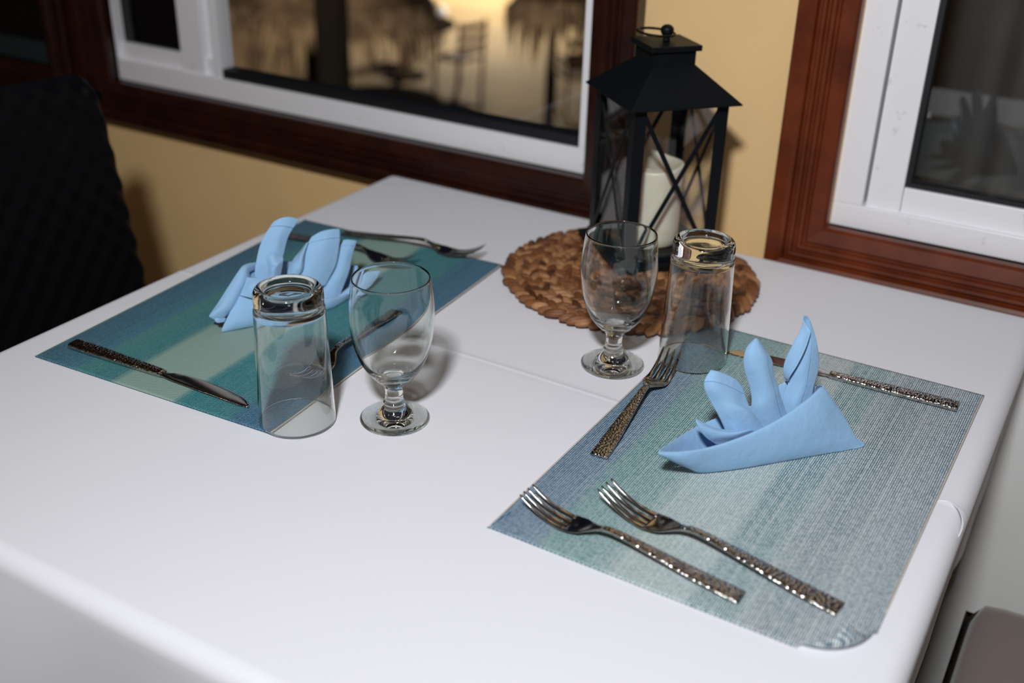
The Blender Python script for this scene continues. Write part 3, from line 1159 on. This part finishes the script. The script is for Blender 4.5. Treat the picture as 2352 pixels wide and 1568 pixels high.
mb = MB()
frustum(mb, 0.0693, 0.2112 + dz, 0.0693, 0.2128 + dz)
frustum(mb, 0.0693, 0.2128 + dz, 0.0262, 0.2505 + dz)
mb.obj('roof', M_BLACK, lr)
mb = MB(); frustum(mb, 0.0262, 0.2500 + dz, 0.0262, 0.2665 + dz)
mb.obj('chimney', M_BLACK, lr)
mb = MB(); frustum(mb, 0.0312, 0.2665 + dz, 0.0312, 0.2730 + dz)
mb.obj('cap_plate', M_BLACK, lr, bevel=0.0008)
mb = MB()
mb.lathe(smooth_prof([(0.0045, 0), (0.0040, 0.003), (0.0042, 0.005), (0.0068, 0.0085), (0.0078, 0.0120), (0.0068, 0.0155), (0.0035, 0.0180), (0.0004, 0.0187)], 3), 24, (0, 0, 0.2730 + dz))
mb.obj('knob', M_BLACK, lr, True)
mb = MB()
# ring lies tilted through the knob, leaning towards the left of the photo
rc = np.array([0.0, 0.0, 0.2730 + dz + 0.0095])
vl = -CAM_R[:2] / np.linalg.norm(CAM_R[:2])         # leftward in the room, brought into lantern axes
ux = np.array([math.cos(-LA) * vl[0] - math.sin(-LA) * vl[1], math.sin(-LA) * vl[0] + math.cos(-LA) * vl[1], 0.0])
uy = np.array([-ux[1], ux[0], 0.0])
cen = rc + ux * 0.0125
mb.tube([cen + 0.0215 * (math.cos(q) * ux + math.sin(q) * uy) + np.array([0, 0, 0.0015 * math.cos(q)]) for q in np.linspace(0, 2 * PI, 49)], 0.0015, 8, cap=False)
mb.obj('carrying_ring', M_BLACK, lr, True)

# candle inside
cr_ = root('pillar_candle', (LC[0], LC[1], LZ + 0.0165), 'cream pillar candle standing inside the black lantern', 'candle')
vv = []; ff = []
N = 64
rad = 0.0345
tops = []
prof = [(0.0335, 0.0), (0.0345, 0.0012)] + [(0.0345, z) for z in np.linspace(0.01, 0.088, 8)]
rowsC = []
for (rr, z) in prof:
    rowsC.append([(rr * math.cos(2 * PI * i / N), rr * math.sin(2 * PI * i / N), z) for i in range(N)])
for (rr, dz_) in ((0.0345, 0.0), (0.0338, 0.0022), (0.0322, 0.0030), (0.0300, 0.0020), (0.0260, 0.0000), (0.0180, -0.0015), (0.0080, -0.0020), (0.0006, -0.0020)):
    row = []
    for i in range(N):
        q = 2 * PI * i / N
        hgt = 0.0965 + 0.0040 * math.cos(q - 2.2) + 0.0026 * math.cos(2 * q + 0.6) + 0.001 * math.sin(3 * q)
        row.append((rr * math.cos(q), rr * math.sin(q), hgt + dz_ if rr > 0.029 else 0.0965 + dz_))
    rowsC.append(row)
for row in rowsC: vv += row
for j in range(len(rowsC) - 1):
    for i in range(N):
        ff.append((j * N + i, j * N + (i + 1) % N, (j + 1) * N + (i + 1) % N, (j + 1) * N + i))
ff.append(tuple(range(N))[::-1])
mesh('wax', vv, ff, M_WAX, cr_)

# ------------------------------------------------------------------ napkins
def cloth_patch(name, grid, G0, G1, par, cv, th=0.0011, up=5, hem=None, swap=False):
    """grid rows of (cx, cy, behind) -> smooth cloth leaf; u runs along a row, v along rows"""
    P_ = np.array([[plane_pt(G0, G1, *cv(c[0], c[1]), c[2]) for c in row] for row in grid])
    if name == 'petal':
        P_ = np.array([[plane_pt(G0, G1, *cv(c[0], c[1]), m0 + (c[2] - m0) * 0.5) for c in row] for row in grid for m0 in [sum(q[2] for q in row) / len(row)]])
    A = catmull(P_, up)                                   # along rows
    A = np.transpose(catmull(np.transpose(A, (1, 0, 2)), up), (1, 0, 2))
    A[..., 2] = np.maximum(A[..., 2], MZ + 0.0009)
    n, m_, _ = A.shape
    vv = A.reshape(-1, 3)
    ff = [(j * m_ + i, j * m_ + i + 1, (j + 1) * m_ + i + 1, (j + 1) * m_ + i) for j in range(n - 1) for i in range(m_ - 1)]
    k = 0.8 / hem if hem else 0.7
    if swap:
        uvs = [(j / (n - 1), k * i / (m_ - 1)) for j in range(n) for i in range(m_)]
    else:
        uvs = [(i / (m_ - 1), k * j / (n - 1)) for j in range(n) for i in range(m_)]
    o = mesh(name, vv, ff, M_BLUE, par, True, uvs=uvs)
    mod(o, 'SOLIDIFY', thickness=th, offset=0)
    mod(o, 'SUBSURF', levels=1, render_levels=1)
    return o


# right napkin -- control points read in a local 3.733x frame
cvR = lambda x, y: (1480 + x / 3.733, 700 + y / 3.733)
G0, G1 = onz(1632, 1090), onz(1983, 1036)
ctr = (G0 + G1) / 2
nr = root('folded_napkin', (ctr[0] - 0.01, ctr[1] + 0.01, 0.0036), 'light blue cloth napkin folded into a fan on the right placemat', 'napkin', 'folded blue napkins', absolute=True)
# front panel: rows from bottom hem line up to the rolled top edge; columns left tip -> right tip
cloth_patch('front_panel', [
    [(118, 1282, -.012), (330, 1378, -.006), (565, 1466, 0.0), (880, 1440, 0.0), (1210, 1378, 0.0), (1560, 1325, 0.0), (1790, 1287, 0.0), (1878, 1252, 0.001)],
    [(117, 1277, -.013), (325, 1350, -.011), (560, 1400, -.006), (880, 1355, -.007), (1215, 1275, -.006), (1540, 1180, -.003), (1745, 1150, 0.001), (1800, 1110, 0.004)],
    [(116, 1272, -.013), (320, 1305, -.013), (555, 1310, -.009), (870, 1235, -.008), (1200, 1120, -.005), (1500, 960, 0.001), (1640, 930, 0.007), (1690, 920, 0.010)],
    [(115, 1266, -.012), (310, 1265, -.012), (560, 1230, -.009), (860, 1135, -.006), (1150, 1000, -.001), (1400, 830, 0.007), (1540, 740, 0.014), (1590, 775, 0.017)],
    [(118, 1258, -.011), (310, 1258, -.009), (560, 1222, -.005), (855, 1126, -.002), (1140, 990, 0.003), (1385, 822, 0.011), (1495, 715, 0.018), (1535, 700, 0.020)],
], G0, G1, nr, cvR)
# right end flap wrapping to the back
cloth_patch('end_fold', [
    [(1535, 698, .020), (1590, 775, .0175), (1690, 920, .0105), (1800, 1110, .0045), (1880, 1252, .0015)],
    [(1512, 684, .026), (1560, 780, .030), (1650, 940, .027), (1760, 1120, .018), (1868, 1254, .006)],
    [(1480, 684, .032), (1500, 800, .040), (1560, 960, .042), (1640, 1110, .034), (1760, 1240, .020)],
], G0, G1, nr, cvR)
# back panel of the pouch
cloth_patch('back_panel', [
    [(120, 1268, -.010), (300, 1330, .006), (560, 1330, .020), (900, 1260, .030), (1250, 1120, .034), (1480, 960, .034)],
    [(125, 1255, -.009), (300, 1200, .010), (520, 1130, .027), (860, 1030, .038), (1230, 900, .042), (1470, 800, .038)],
    [(130, 1240, -.008), (290, 1135, .014), (480, 1025, .034), (800, 900, .044), (1180, 780, .046), (1480, 690, .034)],
], G0, G1, nr, cvR)
# low curled flap at the left inside the pouch
cloth_patch('curled_flap', [
    [(620, 1200, .006), (700, 1180, .006), (820, 1140, .006), (960, 1080, .006)],
    [(520, 1130, .004), (610, 1130, .002), (740, 1120, .002), (900, 1070, .003)],
    [(455, 1035, .004), (520, 1050, .003), (660, 1085, .004), (830, 1095, .006)],
    [(440, 972, .007), (500, 1004, .008), (610, 1058, .009), (800, 1078, .010)],
], G0, G1, nr, cvR, hem=0.72)
# petals: rows from root to tip
cloth_patch('petal', [
    [(760, 1230, .014), (840, 1220, .008), (960, 1170, .006), (1060, 1120, .010)],
    [(690, 1070, .018), (790, 1040, .009), (910, 1010, .007), (1010, 1040, .013)],
    [(640, 960, .021), (740, 920, .010), (860, 900, .008), (950, 945, .015)],
    [(578, 850, .024), (670, 830, .014), (790, 850, .011), (905, 880, .018)],
    [(520, 735, .026), (610, 730, .016), (740, 770, .014), (885, 830, .021)],
    [(512, 655, .027), (600, 655, .019), (720, 695, .018), (862, 768, .024)],
    [(540, 600, .027), (620, 608, .022), (730, 648, .022), (838, 705, .026)],
    [(570, 555, .027), (640, 572, .025), (720, 605, .025), (785, 640, .027)],
], G0, G1, nr, cvR, hem=0.71)
cloth_patch('petal', [
    [(960, 1100, .024), (1060, 1090, .014), (1160, 1050, .012), (1250, 1000, .018)],
    [(915, 930, .028), (1000, 900, .016), (1110, 890, .013), (1222, 935, .020)],
    [(918, 800, .030), (1000, 780, .018), (1090, 770, .014), (1172, 790, .022)],
    [(895, 680, .032), (980, 650, .020), (1060, 640, .016), (1140, 680, .024)],
    [(858, 560, .034), (930, 530, .022), (1030, 530, .018), (1110, 580, .026)],
    [(852, 450, .035), (920, 430, .024), (1020, 430, .021), (1094, 475, .028)],
    [(885, 355, .035), (930, 350, .028), (990, 355, .027), (1035, 385, .031)],
    [(950, 290, .035), (957, 287, .034), (964, 287, .034), (972, 294, .035)],
], G0, G1, nr, cvR, hem=0.80, swap=True)
cloth_patch('petal', [
    [(1200, 1000, .030), (1260, 980, .024), (1330, 940, .020), (1440, 860, .024)],
    [(1185, 800, .034), (1250, 850, .026), (1320, 840, .021), (1440, 800, .026)],
    [(1232, 670, .036), (1290, 690, .030), (1370, 690, .024), (1456, 690, .028)],
    [(1192, 600, .038), (1260, 600, .034), (1380, 580, .026), (1490, 575, .031)],
    [(1205, 480, .040), (1280, 480, .037), (1400, 450, .029), (1499, 455, .033)],
    [(1275, 335, .040), (1330, 340, .039), (1420, 320, .033), (1475, 300, .035)],
    [(1345, 205, .040), (1375, 215, .041), (1420, 215, .036), (1447, 205, .037)],
    [(1362, 120, .040), (1385, 130, .041), (1410, 130, .038), (1425, 150, .038)],
    [(1368, 92, .039), (1375, 88, .040), (1384, 88, .039), (1394, 98, .039)],
], G0, G1, nr, cvR, hem=0.74, swap=True)
# the darker edge of the third petal folded over its face
cloth_patch('folded_edge', [
    [(1228, 660, .033), (1235, 655, .031), (1240, 650, .029)],
    [(1192, 600, .036), (1225, 610, .030), (1250, 610, .026)],
    [(1205, 480, .038), (1265, 500, .031), (1310, 520, .026)],
    [(1272, 335, .038), (1330, 370, .032), (1380, 380, .027)],
    [(1343, 205, .038), (1385, 240, .034), (1425, 240, .030)],
    [(1362, 120, .038), (1385, 160, .036), (1425, 215, .034)],
], G0, G1, nr, cvR, hem=0.82, swap=True)
cloth_patch('inner_fold', [
    [(900, 1000, .030), (960, 1040, .022), (1050, 1060, .018), (1150, 1030, .020)],
    [(905, 920, .032), (960, 945, .024), (1050, 980, .020), (1150, 996, .022)],
], G0, G1, nr, cvR)
cloth_patch('inner_fold', [
    [(1150, 900, .036), (1190, 860, .034), (1240, 820, .034)],
    [(1150, 690, .040), (1190, 665, .040), (1232, 640, .040)],
], G0, G1, nr, cvR)

# left napkin -- control points read in a local 5.057x frame
cvL = lambda x, y: (470 + x / 5.057, 480 + y / 5.057)
H0, H1 = onz(515, 769), onz(751, 717)
ctr = (H0 + H1) / 2
nl = root('folded_napkin', (ctr[0] - 0.01, ctr[1] + 0.01, 0.0036), 'light blue cloth napkin folded into a fan on the left placemat behind the tumbler', 'napkin', 'folded blue napkins', absolute=True)
cloth_patch('front_panel', [
    [(205, 1445, 0.0), (420, 1462, 0.0), (700, 1405, 0.0), (1050, 1300, 0.0), (1420, 1212, 0.0), (1560, 1165, 0.006), (1690, 1050, .018), (1790, 930, .030)],
    [(200, 1390, 0.0), (400, 1330, -.005), (690, 1290, -.006), (1050, 1210, -.006), (1420, 1130, -.004), (1570, 1080, 0.003), (1700, 1000, .016), (1795, 900, .030)],
    [(290, 1200, .004), (430, 1180, -.002), (690, 1140, -.004), (1050, 1100, -.004), (1420, 1060, -.003), (1590, 1030, .004), (1710, 960, .017), (1800, 870, .031)],
    [(400, 1000, .008), (520, 1040, .003), (700, 1070, .001), (1050, 1060, .000), (1420, 1030, .001), (1600, 1005, .007), (1715, 925, .020), (1805, 845, .033)],
], H0, H1, nl, cvL)
cloth_patch('tied_band', [
    [(405, 1005, .006), (520, 1030, -.001), (640, 1075, -.002), (760, 1120, .000)],
    [(430, 945, .007), (540, 950, -.001), (660, 985, -.002), (780, 1020, .000)],
    [(462, 872, .010), (560, 870, .002), (680, 890, .000), (800, 900, .003)],
    [(490, 790, .014), (590, 800, .008), (700, 812, .006), (820, 820, .008)],
], H0, H1, nl, cvL)
cloth_patch('left_fold', [
    [(55, 1250, .006), (120, 1285, .004), (200, 1275, .003), (260, 1240, .006)],
    [(60, 1225, .007), (150, 1190, .002), (280, 1150, .002), (400, 1080, .008)],
    [(160, 1080, .011), (250, 1050, .006), (360, 1000, .006), (470, 930, .012)],
    [(300, 860, .016), (380, 850, .011), (450, 850, .011), (520, 850, .016)],
    [(400, 710, .020), (450, 730, .016), (490, 760, .016), (530, 800, .020)],
    [(450, 655, .025), (480, 665, .022), (500, 690, .021), (520, 740, .024)],
    [(540, 622, .030), (560, 640, .029), (575, 660, .029), (590, 700, .030)],
], H0, H1, nl, cvL)
cloth_patch('under_fold', [
    [(112, 1290, .002), (150, 1322, .001), (230, 1310, .001)],
    [(130, 1262, .003), (180, 1268, .001), (250, 1262, .002)],
], H0, H1, nl, cvL)
cloth_patch('back_panel', [
    [(480, 900, .020), (700, 960, .030), (950, 960, .036), (1250, 960, .040), (1560, 950, .040), (1720, 900, .036)],
    [(500, 700, .030), (700, 720, .038), (950, 740, .043), (1250, 760, .046), (1560, 780, .046), (1760, 790, .040)],
    [(540, 625, .034), (720, 600, .042), (960, 605, .047), (1250, 640, .050), (1560, 650, .050), (1790, 655, .046)],
], H0, H1, nl, cvL)
cloth_patch('petal', [
    [(600, 870, .022), (650, 870, .018), (740, 880, .014), (850, 880, .014)],
    [(580, 760, .025), (650, 740, .021), (760, 760, .014), (885, 790, .016)],
    [(598, 610, .028), (680, 590, .022), (800, 620, .014), (912, 610, .018)],
    [(640, 430, .031), (730, 420, .026), (840, 440, .019), (925, 500, .022)],
    [(705, 290, .034), (790, 280, .029), (880, 290, .023), (970, 330, .026)],
    [(765, 195, .037), (850, 178, .032), (950, 182, .028), (1045, 200, .030)],
    [(800, 148, .038), (885, 104, .034), (985, 90, .032), (1108, 118, .034)],
], H0, H1, nl, cvL, hem=0.80)
cloth_patch('folded_edge', [
    [(745, 820, .008), (800, 810, .004), (880, 780, .008)],
    [(742, 690, .010), (810, 690, .003), (900, 690, .009)],
    [(750, 680, .012), (830, 650, .005), (915, 590, .012)],
    [(720, 600, .016), (800, 590, .010), (912, 555, .017)],
    [(710, 545, .019), (800, 520, .015), (915, 520, .020)],
], H0, H1, nl, cvL)
cloth_patch('petal', [
    [(1000, 900, .026), (1130, 890, .016), (1270, 900, .012), (1400, 890, .016)],
    [(1080, 770, .028), (1170, 760, .018), (1310, 770, .014), (1450, 800, .018)],
    [(1140, 620, .031), (1230, 610, .021), (1370, 620, .017), (1530, 640, .022)],
    [(1165, 475, .034), (1270, 455, .026), (1400, 440, .022), (1565, 440, .027)],
    [(1196, 400, .036), (1300, 372, .030), (1430, 345, .026), (1575, 328, .030)],
    [(1240, 322, .037), (1345, 262, .034), (1455, 234, .032), (1570, 228, .034)],
], H0, H1, nl, cvL, hem=0.80)
cloth_patch('folded_edge', [
    [(960, 770, .026), (1020, 760, .020), (1085, 768, .018), (1125, 735, .020)],
    [(970, 690, .028), (1040, 670, .021), (1110, 680, .017), (1145, 690, .020)],
    [(1040, 570, .031), (1080, 560, .026), (1120, 570, .020), (1150, 580, .022)],
    [(1110, 490, .034), (1130, 480, .029), (1150, 480, .025), (1168, 480, .026)],
    [(1190, 385, .036), (1196, 384, .033), (1200, 384, .030), (1205, 384, .029)],
], H0, H1, nl, cvL)
cloth_patch('petal', [
    [(1340, 1050, .020), (1420, 1050, .012), (1500, 1050, .010), (1560, 1030, .012)],
    [(1390, 890, .024), (1460, 870, .015), (1540, 870, .013), (1620, 880, .018)],
    [(1480, 740, .029), (1540, 730, .020), (1610, 730, .018), (1680, 720, .023)],
    [(1530, 600, .033), (1580, 590, .025), (1640, 590, .023), (1705, 590, .027)],
    [(1560, 480, .036), (1610, 470, .029), (1670, 470, .027), (1735, 470, .030)],
    [(1580, 425, .037), (1640, 412, .032), (1700, 420, .030), (1748, 436, .032)],
    [(1612, 358, .037), (1660, 353, .034), (1715, 357, .033), (1768, 366, .033)],
], H0, H1, nl, cvL, hem=0.82)
cloth_patch('petal', [
    [(1540, 1030, .012), (1600, 1010, .010), (1680, 990, .010), (1720, 1000, .012)],
    [(1620, 950, .018), (1700, 930, .014), (1780, 930, .014), (1860, 930, .018)],
    [(1740, 850, .026), (1800, 820, .020), (1880, 840, .019), (1930, 870, .022)],
    [(1780, 740, .032), (1850, 740, .027), (1930, 760, .025), (1990, 790, .027)],
    [(1830, 700, .035), (1900, 698, .032), (1970, 698, .031), (2034, 702, .031)],
], H0, H1, nl, cvL)


# ------------------------------------------------------------------ chairs
def chair(loc, rz, label):
    """dark rattan dining chair facing local +X, origin on the floor"""
    r = root('dining_chair', loc, label, 'chair', 'rattan dining chairs', rz=rz)
    S = 0.42

    def woven(P_, nu, nv, wx, wy, amp, nrm):
        vv = []
        for j in range(nv):
            for i in range(nu):
                p = np.array(P_(i / (nu - 1), j / (nv - 1)))
                a, b2 = i / (nu - 1) * wx, j / (nv - 1) * wy
                h = amp * math.sin(a * PI) * math.sin(b2 * PI)
                vv.append(p + nrm * h)
        ff = [(j * nu + i, j * nu + i + 1, (j + 1) * nu + i + 1, (j + 1) * nu + i) for j in range(nv - 1) for i in range(nu - 1)]
        return vv, ff
    hw = 0.235
    # backrest: closed slab, woven front and back
    th = 0.028
    mbx = MB()
    for side in (1, -1):
        def P_(u, v, side=side):
            y = (u * 2 - 1) * hw
            crown = 0.012 * (1 - (2 * u - 1) ** 2)
            rnd = 0.03 * max(0, (abs(2 * u - 1) - 0.86) / 0.14) ** 2
            z = S + 0.005 + v * (0.50 + crown - rnd)
            x = -0.205 - 0.075 * v ** 1.2 + side * th / 2
            edge = max(abs(2 * u - 1), 0)
            x -= side * th / 2 * max(0, (edge - 0.93) / 0.07) ** 2
            if v > 0.95: x -= side * th / 2 * ((v - 0.95) / 0.05) ** 2
            return (x, y, z)
        vv, ff = woven(P_, 121, 121, 24, 24, 0.0022, np.array([side, 0, 0.0]))
        if side < 0: ff = [f[::-1] for f in ff]
        mbx.add(vv, ff)
    mbx.obj('backrest', M_WICKER, r, True)
    # seat frame and cushion
    mb = MB(); mb.box(-0.22, 0.25, -hw, hw, S - 0.06, S)
    mb.obj('seat', M_WICKER, r, bevel=0.006)
    vv = []; ff = []
    n = 24
    for j in range(n + 1):
        for i in range(n + 1):
            u, v = i / n * 2 - 1, j / n * 2 - 1
            e = (1 - abs(u) ** 14) * (1 - abs(v) ** 14)
            vv.append((0.02 + u * 0.232, v * (hw + 0.004), S + 0.004 + 0.042 * max(e, 0) ** 0.45))
    for j in range(n):
        for i in range(n):
            a = j * (n + 1) + i
            ff.append((a, a + 1, a + n + 2, a + n + 1))
    ff.append(tuple(range(n + 1))[::-1] + tuple(j * (n + 1) for j in range(1, n + 1)) + tuple(n * (n + 1) + i for i in range(1, n + 1)) + tuple(j * (n + 1) + n for j in range(n - 1, 0, -1)))
    mesh('cushion', vv, ff, M_CUSHION, r)
    for sx in (-0.20, 0.225):
        for sy in (-hw + 0.02, hw - 0.02):
            mb = MB()
            mb.bar((sx * 1.04, sy, 0.0), (sx, sy, S - 0.0605), (1, 0, 0), 0.034, 0.034)
            mb.obj('leg', M_WICKER, r)
    return r


chair((-0.945, 0.762, Z0), 0.0, 'black woven rattan chair with a tall back on the left side of the table')
chair((0.215, 0.925, Z0), PI, 'chair with a taupe seat cushion at the right side of the table')

# low white board standing under the right window
mb = MB(); mb.box(-0.34, 0.62, 1.318, 1.3435, Z0, -0.062)
tag(mb.obj('white_panel', M_PANEL, None, bevel=0.002, origin=(0.14, 1.33, Z0)), 'plain white panel against the wall under the right window', 'panel')

# ------------------------------------------------------------------ outside
OZ = -3.3
mb = MB(); mb.box(-32, 8, WY + 0.2, 40, OZ - 0.1, OZ)
tag(mb.obj('courtyard_ground', M_SAND), kind='structure')


def palapa(center, rad, zr, label, seed, pr=0.11, dens=1.0):
    rr = np.random.RandomState(seed)
    r = root('thatched_parasol', (center[0], center[1], OZ), label, 'parasol', 'thatched parasols')
    mb = MB(); mb.tube([(0, 0, 0), (0.01, 0, zr - OZ + 0.5)], pr, 16)
    mb.obj('post', M_POST, r, True)
    mb = MB()
    n = 48
    h = zr - OZ
    vv = [(rad * math.cos(2 * PI * k / n), rad * math.sin(2 * PI * k / n), h) for k in range(n)] + [(0, 0, h + 0.85)] + [(0, 0, h + 0.70)]
    ff = [(k, (k + 1) % n, n) for k in range(n)] + [((k + 1) % n, k, n + 1) for k in range(n)]
    mb.add(vv, ff)
    mb.obj('thatch_cone', M_THATCH, r, True)
    mb = MB()
    N = int(760 * dens)
    for i in range(N):
        q = 2 * PI * rr.rand()
        r0 = rad * (0.86 + 0.14 * rr.rand())
        L = (0.26 + 0.30 * rr.rand()) * (0.55 + 0.6 * math.sin(q * 9 + seed) ** 2 + 0.25 * math.sin(q * 4 + 1))
        out = 0.05 + 0.07 * rr.rand()
        zt = h + (rad - r0) * 0.65
        c, s = math.cos(q), math.sin(q)
        dq = rr.uniform(-.06, .06)
        c2, s2 = math.cos(q + dq), math.sin(q + dq)
        w_ = 0.009 + 0.011 * rr.rand()
        t = np.array([-s, c, 0])
        p0 = np.array([r0 * c, r0 * s, zt + 0.02]); p1 = np.array([(r0 + out) * c2, (r0 + out) * s2, zt - L * 0.5]); p2 = np.array([(r0 + out * 1.2) * c2, (r0 + out * 1.2) * s2, zt - L])
        nrm = np.array([c, s, 0]) * 0.004
        mb.add([p0 - t * w_, p0 + t * w_, p1 + t * w_, p1 - t * w_, p2, p0 + nrm, p1 + nrm],
               [(0, 1, 2, 3), (3, 2, 4), (0, 3, 6, 5), (1, 5, 6, 2), (3, 4, 6), (2, 6, 4)])
    tag(mb.obj('palm_fringe', M_THATCH, r), kind='stuff')
    return r


def behind(u, v, z, rad):
    p = onz(u, v, z)
    k = 1 + rad / np.linalg.norm(p[:2])
    return (p[0] * k, p[1] * k)


palapa(behind(745, 58, -1.30, 0.98), 0.98, -1.30, 'thatched parasol with shaggy palm fringe and dark post beyond the left window', 3, pr=0.19)
palapa(behind(1270, 12, -1.30, 0.35), 0.35, -1.30, 'smaller thatched parasol at the right part of the left window view', 8, pr=0.05, dens=0.5)


pp = ony(765, 120, 4.6)
mb = MB(); mb.tube([(0, 0, 0), (0, 0, 0.2 - OZ)], 0.088, 18)
o = mb.obj('timber_pole', M_POST, None, True)
o.location = (pp[0], pp[1], OZ)
tag(o, 'thick dark timber pole standing in front of the thatched fringe', 'pole')


def patio_chair(loc, rz, label, name='patio_chair'):
    r = root(name, loc, label, 'chair', 'wooden patio chairs', rz=rz)
    mb = MB(); mb.box(-0.22, 0.22, -0.22, 0.22, 0.42, 0.46); mb.obj('seat', M_CHAIRWOOD, r, bevel=0.005)
    for sx in (-1, 1):
        for sy in (-1, 1):
            mb = MB()
            top = 0.95 if sx < 0 else 0.4195
            mb.bar((sx * 0.205, sy * 0.235, 0), (sx * 0.205 - (0.07 if sx < 0 else 0), sy * 0.235, top), (1, 0, 0), 0.04, 0.028)
            mb.obj('leg', M_CHAIRWOOD, r)
    for z in (0.60, 0.74, 0.88):
        mb = MB(); xb = -0.205 - 0.07 * z / 0.95
        mb.box(xb - 0.012, xb + 0.012, -0.22, 0.22, z - 0.04, z + 0.04); mb.obj('back_slat', M_CHAIRWOOD, r)
    return r


def on_ground(u, v):
    p = onz(u, v, OZ)
    return p


p = on_ground(930, 175)
tb = root('patio_table', (p[0], p[1], OZ), 'dark round patio table with chairs outside the left window', 'table')
mb = MB(); mb.lathe([(0.001, 0.70), (0.70, 0.70), (0.72, 0.715), (0.72, 0.735), (0.70, 0.75), (0.001, 0.75)], 40); mb.obj('tabletop', M_POST, tb)
mb = MB(); mb.tube([(0, 0, 0.0), (0, 0, 0.699)], 0.06, 14); mb.obj('pedestal', M_POST, tb)
mb = MB(); mb.lathe([(0.30, 0.0), (0.30, 0.03), (0.062, 0.06)], 30); mb.obj('foot', M_POST, tb)
for (dx, dy, lb) in ((1.02, -0.2, 'orange wooden chair right of the dark patio table'), (-0.7, 0.95, 'wooden chair behind the dark patio table, farther side'), (-0.95, -0.45, 'wooden chair left of the dark patio table, beside the thick timber pole')):
    patio_chair((p[0] + dx, p[1] + dy, OZ), math.atan2(-dy, -dx), lb)
p2 = on_ground(1325, 250)
patio_chair((p2[0], p2[1], OZ), 2.4, 'orange wooden chair seen at the right end of the left window')
p3 = on_ground(1300, 120)
patio_chair((p3[0], p3[1], OZ), 2.0, 'farther orange wooden chair at the right end of the left window')
mb = MB(); mb.lathe(smooth_prof([(0.05, 0.0), (0.13, 0.04), (0.16, 0.12), (0.14, 0.21), (0.06, 0.27), (0.001, 0.285)], 3), 24)
vz = onz(1015, 28, OZ + 0.45)
mg = simple('white_globe', (0.9, 0.9, 0.88), 0.3, Emission_Strength=1.0, Emission_Color=(1, 0.95, 0.88, 1))
lg = root('garden_globe_lamp', (vz[0], vz[1], OZ), 'small round white globe lamp on a post beyond the thatched fringe', 'lamp')
ob = mb.obj('globe', mg, lg, True); ob.scale = (0.5, 0.5, 0.5); ob.location.z = 0.40
mb = MB(); mb.tube([(0, 0, 0), (0, 0, 0.4005)], 0.03, 10); mb.obj('post', M_POST, lg)

# added sheet for reflections in the right window's pane, and the dark wall
mb = MB()
secs = []
vv = []; ff = []
nx, nz = 60, 8
for j in range(nz):
    for i in range(nx):
        x = -0.75 + 1.0 * i / (nx - 1)
        vv.append((x, 2.05 + 0.03 * math.sin(i * 0.9), -0.5 + 0.75 * j / (nz - 1)))
ff = [(j * nx + i, j * nx + i + 1, (j + 1) * nx + i + 1, (j + 1) * nx + i) for j in range(nz - 1) for i in range(nx - 1)]
o = mesh('reflection_sheet', vv, ff, simple('grey_reflection', (0.10, 0.095, 0.085), 0.9), None, True, origin=(-0.25, 2.05, -0.5))
mod(o, 'SOLIDIFY', thickness=0.004)
tag(o, 'dim grey sheet standing in for reflections behind the dark glass of the right window', 'reflection_sheet')
mb = MB(); mb.box(-0.9, 2.4, 2.6, 2.7, OZ, 1.9)
tag(mb.obj('wall_far', simple('dark_far_wall', (0.02, 0.018, 0.015), 0.9)), kind='structure')

# ------------------------------------------------------------------ put the floor of the room at z = 0
for o in COL.objects:
    if o.parent is None and o.type not in ('CAMERA', 'LIGHT'):
        o.location.z += T
    if 'abs' in o:
        del o['abs']
for o in COL.objects:
    if o.name.split('.')[0] in ('bowl',):
        o.cycles.is_caustics_caster = True
    elif o.name.split('.')[0] in ('tablecloth', 'woven_panel', 'woven_round_mat'):
        o.cycles.is_caustics_receiver = True
# finer pieces hang on the part they belong to (all share the same local frame)
for kid, host in (('hem_edge', 'woven_panel'), ('carrying_ring', 'knob'), ('cushion', 'seat'), ('gasket', 'sash'), ('dark_pane', 'sash'), ('pane', 'sash')):
    for o in list(COL.objects):
        if o.parent and o.name.split('.')[0] == kid:
            sib = [c for c in o.parent.children if c.name.split('.')[0] == host]
            if sib:
                o.parent = sib[0]
